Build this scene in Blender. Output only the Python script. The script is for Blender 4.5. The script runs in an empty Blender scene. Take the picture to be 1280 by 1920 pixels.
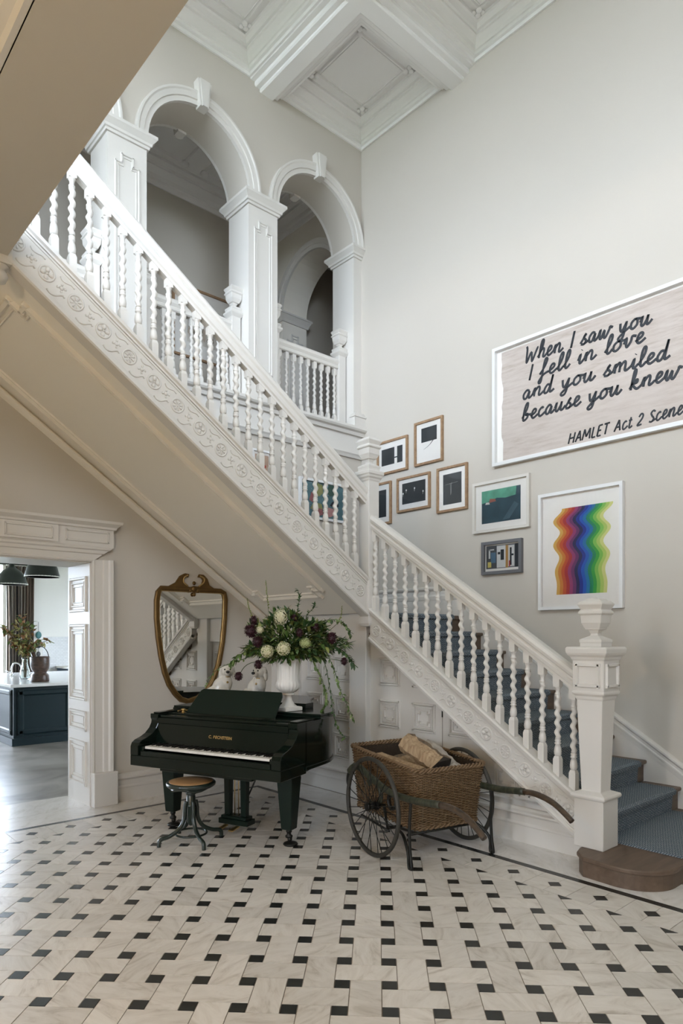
import bpy, bmesh, math, random
from mathutils import Vector, Matrix
random.seed(7)
SC = bpy.context.scene
COL = SC.collection
# ------------------------------------------------------------------ camera
FPX, CX, YH, CH = 1255.0, 640.0, 1189.0, 1.68          # focal length, principal point (1280x1920 px), eye height
TH = math.atan(1128.0 / FPX)
cam_d = bpy.data.cameras.new('camera'); cam = bpy.data.objects.new('camera', cam_d); COL.objects.link(cam)
cam_d.sensor_fit = 'HORIZONTAL'; cam_d.sensor_width = 36.0; cam_d.lens = FPX / 1280.0 * 36.0
cam_d.shift_y = (YH - 960.0) / 1280.0; cam_d.clip_end = 300; cam_d.clip_start = .05
cam.location = (0, 0, CH); cam.rotation_euler = (math.pi / 2, 0, -TH)
SC.camera = cam
# ------------------------------------------------------------------ sky, portals, exposure
W = bpy.data.worlds.new('sky'); SC.world = W; W.use_nodes = True
bg = W.node_tree.nodes['Background']; bg.inputs[0].default_value = (0.78, 0.90, 1.07, 1); bg.inputs[1].default_value = 25.0
def area(name, loc, rot, sx, sy, power=None, color=(1, 1, 1), portal=False):
    l = bpy.data.lights.new(name, 'AREA'); l.shape = 'RECTANGLE'; l.size = sx; l.size_y = sy; l.color = color
    if portal: l.cycles.is_portal = True
    else: l.energy = power
    o = bpy.data.objects.new(name, l); COL.objects.link(o); o.location = loc; o.rotation_euler = rot
    return o
XL, YF = -4.0, -2.6                    # far sides of the hall, behind the camera
YB, XR, XP, YS = 6.482, 6.181, 4.663, 4.79   # back wall, stair wall, lower string plane, upper string plane
ZC = 8.40                              # ceiling
WIN_LEFT = [(-.9, .4), (1.3, 3.2), (3.8, 6.0)]       # y ranges on the left wall, both storeys
WIN_GROUND_FILL = [(-1.7, -.9), (0.8, 1.6), (3.3, 4.1)]                   # y ranges, unseen ground windows added to light the lower hall
WIN_FRONT = [(-3.5, -2.1), (-1.7, -.3), (0.0, 1.25)]      # x ranges on the front wall
ZU0, ZU1 = 4.65, 7.8
ZG0, ZG1 = 0.75, 3.0
for (a, b) in WIN_LEFT:
    area('window_portal', (XL - .06, (a + b) / 2, (ZU0 + ZU1) / 2), (0, -math.pi / 2, 0), ZU1 - ZU0, b - a, portal=True)
for (a, b) in WIN_GROUND_FILL:
    area('window_portal', (XL - .06, (a + b) / 2, (ZG0 + ZG1) / 2), (0, -math.pi / 2, 0), ZG1 - ZG0, b - a, portal=True)
for (a, b) in WIN_FRONT:
    area('window_portal', ((a + b) / 2, YF - .06, (ZU0 + ZU1) / 2), (math.pi / 2, 0, 0), b - a, ZU1 - ZU0, portal=True)
KWIN = [(-1.0, 1.4), (1.9, 4.3)]
area('window_portal', (7.66, 13.9, 1.85), (0, math.pi / 2, 0), 2.9, .8, portal=True)  # portal of the unseen side window added to brighten the kitchen
area('window_portal', (.2, 15.7, 1.85), (-math.pi / 2, 0, 0), 2.4, 2.9, portal=True)
area('window_portal', (3.1, 15.7, 1.85), (-math.pi / 2, 0, 0), 2.4, 2.9, portal=True)
vs = SC.view_settings
vs.view_transform = 'Standard'; vs.look = 'None'; vs.gamma = 1; vs.use_curve_mapping = False
vs.exposure = 0.03
# ------------------------------------------------------------------ pixel helpers (a pixel gives a direction, a plane gives the distance)
FV = Vector((math.sin(TH), math.cos(TH), 0)); RV = Vector((math.cos(TH), -math.sin(TH), 0)); CV = Vector((0, 0, CH))
def ray(x, y): return FV + RV * ((x - CX) / FPX) + Vector((0, 0, (YH - y) / FPX))
def onZ(x, y, z=0.0): d = ray(x, y); return CV + d * ((z - CH) / d.z)
def onX(x, y, X): d = ray(x, y); return CV + d * (X / d.x)
def onY(x, y, Y): d = ray(x, y); return CV + d * (Y / d.y)
def atD(x, y, dep): return CV + ray(x, y) * dep
def proj(p):
    q = Vector(p) - CV; dd = q.dot(FV); return CX + FPX * q.dot(RV) / dd, YH - FPX * q.z / dd, dd
# ------------------------------------------------------------------ materials
def newmat(name):
    m = bpy.data.materials.new(name); m.use_nodes = True
    nt = m.node_tree; b = nt.nodes['Principled BSDF']; return m, nt, b
def N(nt, typ, **kw):
    n = nt.nodes.new(typ)
    for k, v in kw.items():
        if k.startswith('i_'): n.inputs[int(k[2:])].default_value = v
        else: setattr(n, k, v)
    return n
def mixcol(nt, fac, a, b):
    n = nt.nodes.new('ShaderNodeMix'); n.data_type = 'RGBA'
    for s, v in ((n.inputs[0], fac), (n.inputs[6], a), (n.inputs[7], b)):
        if hasattr(v, 'is_output') or isinstance(v, bpy.types.NodeSocket): nt.links.new(v, s)
        else: s.default_value = v
    return n.outputs[2]
def c4(c): return (c[0], c[1], c[2], 1)
def plain(name, col, rough=.5, metal=0, var=.04, scale=6, bump=0, bscale=60, coat=0, spec=.5):
    m, nt, b = newmat(name)
    tc = N(nt, 'ShaderNodeNewGeometry')
    no = N(nt, 'ShaderNodeTexNoise'); no.inputs['Scale'].default_value = scale; no.inputs['Detail'].default_value = 4
    nt.links.new(tc.outputs['Position'], no.inputs['Vector'])
    d = tuple(max(0, x * (1 - var)) for x in col); l = tuple(min(1, x * (1 + var)) for x in col)
    nt.links.new(mixcol(nt, no.outputs['Fac'], c4(d), c4(l)), b.inputs['Base Color'])
    b.inputs['Roughness'].default_value = rough; b.inputs['Metallic'].default_value = metal
    b.inputs['Specular IOR Level'].default_value = spec
    if coat: b.inputs['Coat Weight'].default_value = coat; b.inputs['Coat Roughness'].default_value = .04
    if bump:
        n2 = N(nt, 'ShaderNodeTexNoise'); n2.inputs['Scale'].default_value = bscale; n2.inputs['Detail'].default_value = 3
        nt.links.new(tc.outputs['Position'], n2.inputs['Vector'])
        bp = N(nt, 'ShaderNodeBump'); bp.inputs['Strength'].default_value = bump; bp.inputs['Distance'].default_value = .004
        nt.links.new(n2.outputs['Fac'], bp.inputs['Height']); nt.links.new(bp.outputs['Normal'], b.inputs['Normal'])
    return m
def ramp(nt, fac, stops):
    r = N(nt, 'ShaderNodeValToRGB'); e = r.color_ramp.elements
    while len(e) < len(stops): e.new(.5)
    for i, (p, c) in enumerate(stops): e[i].position = p; e[i].color = c4(c)
    nt.links.new(fac, r.inputs['Fac']); return r.outputs['Color']
def marble(name, lo, mid, hi, rough, vary=.10):
    m, nt, b = newmat(name)
    g = N(nt, 'ShaderNodeNewGeometry'); oi = N(nt, 'ShaderNodeObjectInfo')
    sc = N(nt, 'ShaderNodeVectorMath', operation='SCALE'); sc.inputs['Scale'].default_value = 1.0
    cmb = N(nt, 'ShaderNodeCombineXYZ'); mu = N(nt, 'ShaderNodeMath', operation='MULTIPLY'); mu.inputs[1].default_value = 37
    nt.links.new(oi.outputs['Random'], mu.inputs[0]); nt.links.new(mu.outputs[0], cmb.inputs[0]); nt.links.new(mu.outputs[0], cmb.inputs[2])
    ad = N(nt, 'ShaderNodeVectorMath', operation='ADD'); nt.links.new(g.outputs['Position'], ad.inputs[0]); nt.links.new(cmb.outputs[0], ad.inputs[1])
    rot = N(nt, 'ShaderNodeVectorRotate', rotation_type='Z_AXIS'); nt.links.new(ad.outputs[0], rot.inputs['Vector']); nt.links.new(mu.outputs[0], rot.inputs['Angle'])
    mp = N(nt, 'ShaderNodeMapping'); mp.inputs['Scale'].default_value = (2.2, 7, 5); nt.links.new(rot.outputs[0], mp.inputs[0])
    n1 = N(nt, 'ShaderNodeTexNoise'); n1.inputs['Scale'].default_value = 1.6; n1.inputs['Detail'].default_value = 7; n1.inputs['Distortion'].default_value = 1.4; n1.inputs['Roughness'].default_value = .62
    nt.links.new(mp.outputs[0], n1.inputs['Vector'])
    col = ramp(nt, n1.outputs['Fac'], [(.28, lo), (.44, mid), (.6, hi), (.75, mid)])
    hs = N(nt, 'ShaderNodeHueSaturation'); mr = N(nt, 'ShaderNodeMapRange'); mr.inputs[3].default_value = 1 - vary; mr.inputs[4].default_value = 1 + vary * .6
    nt.links.new(oi.outputs['Random'], mr.inputs[0]); nt.links.new(mr.outputs[0], hs.inputs['Value']); nt.links.new(col, hs.inputs['Color'])
    nt.links.new(hs.outputs[0], b.inputs['Base Color'])
    b.inputs['Roughness'].default_value = rough
    return m
def wood(name, dark, light, rough=.5, scale=(1, 1, 12), grain=6, axis='OBJ', bump=.1):
    m, nt, b = newmat(name)
    tc = N(nt, 'ShaderNodeTexCoord'); mp = N(nt, 'ShaderNodeMapping'); mp.inputs['Scale'].default_value = scale
    nt.links.new(tc.outputs['Object'], mp.inputs[0])
    n1 = N(nt, 'ShaderNodeTexNoise'); n1.inputs['Scale'].default_value = grain; n1.inputs['Detail'].default_value = 6; n1.inputs['Distortion'].default_value = .6
    nt.links.new(mp.outputs[0], n1.inputs['Vector'])
    nt.links.new(ramp(nt, n1.outputs['Fac'], [(.3, dark), (.7, light)]), b.inputs['Base Color'])
    b.inputs['Roughness'].default_value = rough
    if bump:
        bp = N(nt, 'ShaderNodeBump'); bp.inputs['Strength'].default_value = bump; bp.inputs['Distance'].default_value = .003
        nt.links.new(n1.outputs['Fac'], bp.inputs['Height']); nt.links.new(bp.outputs['Normal'], b.inputs['Normal'])
    return m
MT = {}
MT['wall'] = plain('wall_paint', (.565, .52, .452), .75, var=.015, scale=1.2, bump=.12, bscale=160, spec=.25)
MT['white'] = plain('white_trim_paint', (.67, .638, .585), .4, var=.02, scale=3)
MT['ceil'] = plain('ceiling_paint', (.89, .875, .85), .8, var=.015, scale=2, spec=.2)
MT['soffit'] = plain('soffit_paint', (.84, .79, .70), .7, var=.015, scale=2, spec=.25)
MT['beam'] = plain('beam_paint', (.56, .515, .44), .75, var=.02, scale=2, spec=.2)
MT['marble'] = marble('white_marble', (.47, .42, .355), (.66, .615, .55), (.74, .70, .64), .28)
MT['marble_pale'] = marble('pale_marble', (.60, .56, .5), (.72, .69, .645), (.78, .75, .71), .26, .05)
MT['black'] = marble('black_marble', (.012, .013, .013), (.018, .02, .019), (.03, .032, .03), .25, .2)
MT['grout'] = plain('grout', (.30, .26, .22), .9, var=.2, scale=30)
MT['oak'] = wood('stair_oak', (.095, .062, .040), (.155, .105, .070), .5, (1.5, 9, 9), 2, bump=.04)
MT['lacq'] = plain('black_lacquer', (.004, .009, .0065), .14, var=.2, scale=3, spec=.4)
MT['lacq_dull'] = plain('black_lacquer_dull', (.005, .013, .009), .3, var=.2, scale=3, spec=.3)
MT['ivory'] = plain('ivory', (.80, .77, .70), .3, var=.03)
MT['ebony'] = plain('ebony', (.01, .01, .01), .3)
MT['brass'] = plain('brass', (.62, .43, .17), .3, 1, var=.1, scale=20)
MT['gold'] = plain('aged_gilt', (.155, .09, .03), .42, .75, var=.3, scale=18, bump=.15, bscale=40)
MT['gilt_lt'] = plain('rubbed_gilt', (.5, .34, .14), .35, .85, var=.2, scale=18)
MT['mirror'] = plain('mirror_silver', (.90, .91, .89), .012, 1, var=0)
MT['iron'] = plain('dark_iron', (.018, .018, .015), .45, .5, var=.3, scale=25, bump=.1)
MT['greenwood'] = wood('green_painted_wood', (.012, .017, .010), (.06, .06, .035), .5, (8, 8, 2), 5)
MT['handle'] = wood('worn_handle_wood', (.02, .014, .009), (.09, .055, .03), .45, (8, 3, 8), 5)
MT['china'] = plain('white_china', (.70, .67, .60), .18, var=.05, scale=8, coat=.4)
MT['urn'] = plain('white_urn', (.74, .72, .67), .55, var=.05, scale=12, bump=.15, bscale=70)
MT['glassy'] = None
def glass_pane(name):
    m = bpy.data.materials.new(name); m.use_nodes = True; nt = m.node_tree; nt.nodes.clear()
    o = N(nt, 'ShaderNodeOutputMaterial'); mx = N(nt, 'ShaderNodeMixShader'); tr = N(nt, 'ShaderNodeBsdfTransparent'); gl = N(nt, 'ShaderNodeBsdfGlossy')
    gl.inputs['Roughness'].default_value = .03; fr = N(nt, 'ShaderNodeFresnel'); fr.inputs[0].default_value = 1.35
    nt.links.new(fr.outputs[0], mx.inputs[0]); nt.links.new(tr.outputs[0], mx.inputs[1]); nt.links.new(gl.outputs[0], mx.inputs[2]); nt.links.new(mx.outputs[0], o.inputs[0]); return m
MT['pane'] = glass_pane('picture_glass')
def mat_(key, *a, **k):
    if key not in MT: MT[key] = plain(key, *a, **k)
    return MT[key]
# ------------------------------------------------------------------ mesh builder
class MB:
    def __init__(s): s.v = []; s.f = []; s.sm = []; s.mi = []
    def add(s, vs_, fs, smooth=False, mi=0):
        o = len(s.v); s.v += [tuple(v) for v in vs_]
        for f in fs: s.f.append([i + o for i in f]); s.sm.append(smooth); s.mi.append(mi)
        return s
    def box(s, x0, x1, y0, y1, z0, z1, mi=0):
        return s.add([(x0, y0, z0), (x1, y0, z0), (x1, y1, z0), (x0, y1, z0), (x0, y0, z1), (x1, y0, z1), (x1, y1, z1), (x0, y1, z1)],
                     [(0, 3, 2, 1), (4, 5, 6, 7), (0, 1, 5, 4), (1, 2, 6, 5), (2, 3, 7, 6), (3, 0, 4, 7)], mi=mi)
    def loft(s, A, B, smooth=False, mi=0, caps=True):
        n = len(A); fs = [(i, (i + 1) % n, n + (i + 1) % n, n + i) for i in range(n)]
        s.add(list(A) + list(B), fs, smooth, mi)
        if caps:
            o = len(s.v) - 2 * n
            s.f.append([o + i for i in reversed(range(n))]); s.sm.append(False); s.mi.append(mi)
            s.f.append([o + n + i for i in range(n)]); s.sm.append(False); s.mi.append(mi)
        return s
    def sweep(s, prof, P0, P1, ax, mi=0, up=(0, 0, 1)):
        """profile [(offset along ax, height)] carried straight from P0 to P1, ends cut plumb"""
        ax = Vector(ax); up = Vector(up); P0 = Vector(P0); P1 = Vector(P1)
        return s.loft([P0 + ax * a + up * b for a, b in prof], [P1 + ax * a + up * b for a, b in prof], mi=mi)
    def rings(s, rings, smooth=True, mi=0, caps=True, closed=False):
        n = len(rings[0]); o = len(s.v)
        for r in rings: s.v += [tuple(p) for p in r]
        m = len(rings)
        for j in range(m if closed else m - 1):
            a = o + j * n; b = o + ((j + 1) % m) * n
            for i in range(n):
                s.f.append([a + i, a + (i + 1) % n, b + (i + 1) % n, b + i]); s.sm.append(smooth); s.mi.append(mi)
        if caps and not closed:
            s.f.append([o + i for i in reversed(range(n))]); s.sm.append(False); s.mi.append(mi)
            s.f.append([o + (m - 1) * n + i for i in range(n)]); s.sm.append(False); s.mi.append(mi)
        return s
    def lathe(s, prof, n=20, c=(0, 0, 0), smooth=True, mi=0, flute=0, fr=(0, 0)):
        R = []
        for r, z in prof:
            ring = []
            for i in range(n):
                t = 2 * math.pi * i / n; rr = r
                if flute and fr[0] <= z <= fr[1]: rr = r * (1 + flute * abs(math.sin(t * n / 8)))
                ring.append((c[0] + rr * math.cos(t), c[1] + rr * math.sin(t), c[2] + z))
            R.append(ring)
        return s.rings(R, smooth, mi)
    def square(s, prof, c=(0, 0, 0), mi=0):
        R = [[(c[0] - h, c[1] - h, c[2] + z), (c[0] + h, c[1] - h, c[2] + z), (c[0] + h, c[1] + h, c[2] + z), (c[0] - h, c[1] + h, c[2] + z)] for h, z in prof]
        return s.rings(R, False, mi)
    def tube(s, pts, r, n=8, closed=False, mi=0, flat=1.0, upv=None):
        pts = [Vector(p) for p in pts]; m = len(pts); R = []
        prev = None
        for i, p in enumerate(pts):
            if closed: t = pts[(i + 1) % m] - pts[i - 1]
            else: t = pts[min(i + 1, m - 1)] - pts[max(i - 1, 0)]
            t.normalize()
            u = Vector(upv) if upv else (Vector((0, 0, 1)) if abs(t.z) < .9 else Vector((1, 0, 0)))
            if prev is not None and not upv: u = prev
            a = t.cross(u)
            if a.length < 1e-6: a = t.cross(Vector((0, 1, 0)))
            a.normalize(); b = a.cross(t).normalized(); prev = b
            rr = r[i] if isinstance(r, (list, tuple)) else r
            R.append([p + a * (rr * math.cos(2 * math.pi * k / n)) + b * (rr * flat * math.sin(2 * math.pi * k / n)) for k in range(n)])
        return s.rings(R, True, mi, closed=closed)
    def ball(s, c, r, n=12, m=8, sc=(1, 1, 1), mi=0, M=None):
        R = []
        for j in range(m + 1):
            ph = math.pi * (j / m) ; ph = min(max(ph, .02), math.pi - .02)
            ring = []
            for i in range(n):
                t = 2 * math.pi * i / n
                q = Vector((r * sc[0] * math.sin(ph) * math.cos(t), r * sc[1] * math.sin(ph) * math.sin(t), -r * sc[2] * math.cos(ph)))
                if M: q = M @ q
                ring.append(q + Vector(c))
            R.append(ring)
        return s.rings(R, True, mi)
    def xf(s, M):
        s.v = [tuple(M @ Vector(v)) for v in s.v]; return s
    def mesh(s, name):
        me = bpy.data.meshes.new(name); me.from_pydata(s.v, [], s.f)
        me.polygons.foreach_set('use_smooth', s.sm); me.polygons.foreach_set('material_index', s.mi)
        b = bmesh.new(); b.from_mesh(me); bmesh.ops.recalc_face_normals(b, faces=b.faces); b.to_mesh(me); b.free()
        me.update(); return me
    def build(s, name, mat, parent=None, world=True, bev=0, seg=1):
        me = s.mesh(name)
        for m in (mat if isinstance(mat, (list, tuple)) else [mat]): me.materials.append(m)
        return link(name, me, parent, world, bev, seg)
def link(name, me, parent=None, world=True, bev=0, seg=1):
    o = bpy.data.objects.new(name, me); COL.objects.link(o)
    if parent is not None:
        o.parent = parent
        if world and parent.parent is None: o.matrix_parent_inverse = parent.matrix_basis.inverted()
    if bev:
        b = o.modifiers.new('edge', 'BEVEL'); b.width = bev; b.segments = seg; b.limit_method = 'ANGLE'; b.angle_limit = .6
    return o
def tag(o, label=None, cat=None, group=None, kind=None):
    for k, v in (('label', label), ('category', cat), ('group', group), ('kind', kind)):
        if v: o[k] = v
    return o
def thing(name, label, cat, loc=(0, 0, 0), rz=0, group=None, kind=None):
    o = bpy.data.objects.new(name, None); COL.objects.link(o); o.empty_display_size = .1
    o.location = loc; o.rotation_euler = (0, 0, rz); o.matrix_basis  # loc/rot kept as basis
    tag(o, label, cat, group, kind); return o
def struct(o, label, cat='building part'):
    return tag(o, label, cat, None, 'structure')
def copy_tree(o, parent=None):
    c = o.copy(); COL.objects.link(c); c.parent = parent
    for ch in list(o.children): copy_tree(ch, c)
    return c
def poly_clip(poly, nx, ny, d):
    """keep the side where nx*x+ny*y <= d"""
    out = []
    for i in range(len(poly)):
        a, b = poly[i], poly[(i + 1) % len(poly)]
        da = nx * a[0] + ny * a[1] - d; db = nx * b[0] + ny * b[1] - d
        if da <= 0: out.append(a)
        if (da < 0 < db) or (db < 0 < da):
            t = da / (da - db); out.append((a[0] + t * (b[0] - a[0]), a[1] + t * (b[1] - a[1])))
    return out
def flat(poly, z0, z1): return [(x, y, z0) for x, y in poly], [(x, y, z1) for x, y in poly]
def smooth_path(pts, k=6):
    pts = [Vector(p) for p in pts]; out = []
    for i in range(len(pts) - 1):
        p0 = pts[max(i - 1, 0)]; p1 = pts[i]; p2 = pts[i + 1]; p3 = pts[min(i + 2, len(pts) - 1)]
        for j in range(k):
            t = j / k
            out.append(.5 * ((2 * p1) + (p2 - p0) * t + (2 * p0 - 5 * p1 + 4 * p2 - p3) * t * t + (3 * p1 - p0 - 3 * p2 + p3) * t ** 3))
    out.append(pts[-1]); return out
# ================================================================== helpers for mouldings
def bars(mb, pts, nrm, w, d, closed=False, mi=0):
    """flat strips of width w standing d proud along nrm, following pts"""
    nrm = Vector(nrm).normalized(); P = [Vector(p) for p in pts]
    n = len(P)
    for i in range(n if closed else n - 1):
        a, b = P[i], P[(i + 1) % n]; t = (b - a)
        if t.length < 1e-6: continue
        t.normalize(); q = nrm.cross(t) * (w / 2); a2 = a - t * (w / 2); b2 = b + t * (w / 2)
        A = [a2 - q, a2 + q, a2 + q * .5 + nrm * d, a2 - q * .5 + nrm * d]
        B = [b2 - q, b2 + q, b2 + q * .5 + nrm * d, b2 - q * .5 + nrm * d]
        mb.loft(A, B, mi=mi)
    return mb
def rectrings(mb, x0, x1, y0, y1, prof, mi=0):
    R = [[(x0 - o, y0 - o, z), (x1 + o, y0 - o, z), (x1 + o, y1 + o, z), (x0 - o, y1 + o, z)] for o, z in prof]
    return mb.rings(R, False, mi)
def arch_ring(mb, cx, cz, prof, place, n=28, a0=0.0, a1=math.pi):
    """profile [(radius, out)] turned through a half circle; place(u, z, out) -> point"""
    R = []
    for i in range(n + 1):
        t = a0 + (a1 - a0) * i / n
        R.append([place(cx - r * math.cos(t), cz + r * math.sin(t), o) for r, o in prof])
    return mb.rings(R, False)
def raised_panel(mb, O, U, V, Nn, w, h, steps=((0, .022, .012), (.035, .018, .02), (.075, .012, .012))):
    """nested frames of a fielded panel, lower left at O, in the plane U,V"""
    O = Vector(O); U = Vector(U); V = Vector(V)
    for ins, wd, dp in steps:
        a = ins + wd / 2
        if w - 2 * a < .02 or h - 2 * a < .02: continue
        bars(mb, [O + U * a + V * a, O + U * (w - a) + V * a, O + U * (w - a) + V * (h - a), O + U * a + V * (h - a)], Nn, wd, dp, True)
    return mb
def notched(O, U, V, w, h, k, step=None):
    """rectangle outline with stepped-in corners"""
    O = Vector(O); U = Vector(U); V = Vector(V)
    P = [(k, 0), (w - k, 0), (w - k, k), (w, k), (w, h - k), (w - k, h - k), (w - k, h), (k, h), (k, h - k), (0, h - k), (0, k), (k, k)]
    return [O + U * a + V * b for a, b in P]
# ================================================================== hall floor
FX1, FY1 = XR, YB
fl = MB().box(XL - .3, XR + .3, YF - .3, 7.08, -.25, -.004).build('floor', MT['grout'])
struct(fl, 'marble hall floor of white slabs and small black squares', 'floor')
S = .1612                                  # half diagonal of the tile module
BX, BY = 3.925, 5.775                      # where the woven field stops
STX0, STX1, STY0, STY1 = 4.225, 4.282, 6.092, 6.146
gp = .0022
U2 = Vector((1, -1)) / math.sqrt(2); V2 = Vector((1, 1)) / math.sqrt(2)
PT = S * math.sqrt(2)                      # module pitch (9 in)
def sq(c, ha, hb):
    return [(c[0] + U2.x * a + V2.x * b, c[1] + U2.y * a + V2.y * b) for a, b in ((-ha, -hb), (ha, -hb), (ha, hb), (-ha, hb))]
def visible(x, y, m=60):
    px, py, d = proj((x, y, 0)); return d > .5 and -m < px < 1280 + m and py < 1920 + m
def tile_obj(name, poly, mat, z0=-.02, z1=0):
    cx = sum(p[0] for p in poly) / len(poly); cy = sum(p[1] for p in poly) / len(poly)
    A, B = flat([(x - cx, y - cy) for x, y in poly], z0, z1)
    o = MB().loft(A, B).build(name, mat, fl); o.location = (cx, cy, 0); return o
def area2(p): return abs(sum(p[i][0] * p[(i + 1) % len(p)][1] - p[(i + 1) % len(p)][0] * p[i][1] for i in range(len(p)))) / 2
TL, TB = PT * 12 / 9 / 2 - gp, PT * 3 / 9 / 2 - gp
whites, blacks = [], []
oy = BY - S * 24                            # lattice row anchor
for m in range(-2, 40):
    for n in range(-2, 46):
        if (m + n) % 2: continue
        x = BX - S * m; y = BY - S * n
        if x < -2.2 or y < -1.2: continue
        blacks.append((x, y, sq((x, y), TB, TB)))
        # cell whose top corner (far) is this lattice point: centre is S nearer along -y
        cx, cy = x, y - S
        i = ((m - n) // 2) + ((m + n) // 2)
        h = (i % 2 == 0)
        whites.append((cx, cy, sq((cx, cy), TL if h else TL / 2 - gp / 2, TL / 2 - gp / 2 if h else TL)))
def emit(items, name, mat):
    shared = {}; cand = []
    for x, y, poly in items:
        full = area2(poly)
        p = poly_clip(poly_clip(poly, 1, 0, BX - gp), 0, 1, BY - gp)
        if len(p) < 3 or area2(p) < full * .03: continue
        cand.append((x, y, p, area2(p) > full * .999))
    cand.sort(key=lambda c: (0 if visible(c[0], c[1]) else 1, c[0] * FV.x + c[1] * FV.y))
    rest = MB()
    for k, (x, y, p, whole) in enumerate(cand):
        if k < 300 and visible(x, y):
            if whole:
                key = (round(p[0][0] - x, 3), round(p[0][1] - y, 3))
                if key not in shared:
                    o = MB().loft(*flat([(a - x, b - y) for a, b in p], -.02, 0)).build(name, mat, fl); shared[key] = o.data
                else: o = link(name, shared[key], fl)
                o.location = (x, y, 0)
            else: tile_obj(name, p, mat)
        else: rest.loft(*flat(p, -.02, 0))
    if rest.v: rest.build(name, mat, fl)['kind'] = 'stuff'
emit(whites, 'marble_slab', MT['marble'])
emit(blacks, 'black_square', MT['black'])
# border band: slabs with a black diamond on every other joint
def band(axis):
    n = 0; t1 = BY if axis == 'y' else BX
    c_mid = (BX + STX0) / 2 if axis == 'y' else (BY + STY0) / 2
    lo, hi = (BX, STX0) if axis == 'y' else (BY, STY0)
    P = (lambda u, v: (u, v)) if axis == 'y' else (lambda u, v: (v, u))
    t = t1 - S * 0
    k = 0
    while t > -1.0:
        a, b = t - 2 * S, t          # a module between two full joints; diamond in the middle
        mid = (a + b) / 2; d = TB * math.sqrt(2) + gp
        for (u0, u1, side) in ((a + gp, mid - gp, 1), (mid + gp, b - gp, 0)):
            if side: poly = [(lo + gp, u0), (hi - gp, u0), (hi - gp, u1), (c_mid + d, u1), (c_mid, u1 - d), (c_mid - d, u1), (lo + gp, u1)]
            else: poly = [(lo + gp, u0), (c_mid - d, u0), (c_mid, u0 + d), (c_mid + d, u0), (hi - gp, u0), (hi - gp, u1), (lo + gp, u1)]
            tile_obj('border_slab', [P(*q) for q in poly], MT['marble'])
        e = TB * math.sqrt(2) - gp
        tile_obj('border_diamond', [P(c_mid - e, mid), P(c_mid, mid - e), P(c_mid + e, mid), P(c_mid, mid + e)], MT['black'])
        t -= 2 * S; k += 1
band('y'); band('x')
tile_obj('border_slab', [(BX + gp, BY + gp), (STX0 - gp, BY + gp), (STX0 - gp, STY0 - gp), (BX + gp, STY0 - gp)], MT['marble'])
# black line and outer slabs
def strip(poly_fn, t0, t1, L):
    t = t1
    while t > t0:
        a = max(t0, t - L); tile_obj('black_strip', poly_fn(a + .001, t - .001), MT['black']); t = a
strip(lambda a, b: [(STX0 + .001, a), (STX1 - .001, a), (STX1 - .001, b), (STX0 + .001, b)], -1.0, STY1, .62)
strip(lambda a, b: [(a, STY0 + .001), (b, STY0 + .001), (b, STY1 - .001), (a, STY1 - .001)], -1.8, STX0, .62)
for k in range(-2, 14):                    # slanting slabs between line and skirting, right side
    y = 6.9 - k * .56
    for j, (o0, o1) in enumerate(((0, .28), (.28, .56))):
        poly = [(4.284, y - o0 - .40), (4.284, y - o1 - .40), (4.70, y - o1), (4.70, y - o0)]
        p = poly_clip(poly_clip(poly, 0, 1, YB + .02), 0, -1, 1.0)
        if len(p) > 2:
            p = [(x + (gp if x < 4.5 else 0), yy) for x, yy in p]
            cyy = sum(q[1] for q in p) / len(p); p = [(x, yy + (gp if yy < cyy else -gp)) for x, yy in p]
            tile_obj('outer_slab', p, MT['marble_pale'])
for k in range(-1, 22):                    # left side
    x = 4.9 - k * .28
    poly = [(x - .40, 6.148), (x - .40 + .28 - gp, 6.148), (x + .28 - gp, 6.53), (x, 6.53)]
    p = poly_clip(poly_clip(poly, 1, 0, 4.282), -1, 0, 1.5)
    if len(p) > 2: tile_obj('outer_slab', p, MT['marble_pale'])
for i in range(5):                         # plain slabs beside the foot of the stairs
    for j in range(5):
        x, y = 4.70 + i * .30, 1.80 - (j + 1) * .56
        tile_obj('outer_slab', [(x + gp, y + gp), (min(XR, x + .30) - gp, y + gp), (min(XR, x + .30) - gp, y + .56 - gp), (x + gp, y + .56 - gp)], MT['marble_pale'])
tile_obj('threshold_slab', [(1.2, 6.535), (2.56, 6.535), (2.56, 7.08), (1.2, 7.08)], MT['marble_pale'])
# ================================================================== back wall with doorway below and arcade above
DX0, DX1, DZ = 1.36, 2.545, 2.385
PIL = [(.97, 1.392), (2.707, 3.124), (4.381, 4.794), (6.044, XR)]
ARCH = [(PIL[i][1], PIL[i + 1][0]) for i in range(3)]
ZSILL, ZSPR = 4.38, 6.80
YA = 6.902
wb = MB()
wb.box(XL - .3, DX0, YB, 7.06, -.02, 4.2); wb.box(DX1, XR + .3, YB, 7.06, -.02, 4.2); wb.box(DX0, DX1, YB, 7.06, DZ, 4.2)
wb.box(XL - .3, XR + .3, YB, YA, 4.2, ZSILL)
wb.box(XL - .3, PIL[0][0], YB, YA, ZSILL, ZC + .3)
for (a, b) in PIL: wb.box(a, b if b != XR else XR + .3, YB, YA, ZSPR, ZC + .3)
for (a, b) in ARCH:
    cx, r, n = (a + b) / 2, (b - a) / 2, 24
    for i in range(n):
        t0, t1 = math.pi * i / n, math.pi * (i + 1) / n
        x0, z0, x1, z1 = cx - r * math.cos(t0), ZSPR + r * math.sin(t0), cx - r * math.cos(t1), ZSPR + r * math.sin(t1)
        wb.loft([(x0, YB, z0), (x1, YB, z1), (x1, YB, ZC + .3), (x0, YB, ZC + .3)], [(x0, YA, z0), (x1, YA, z1), (x1, YA, ZC + .3), (x0, YA, ZC + .3)])
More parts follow.
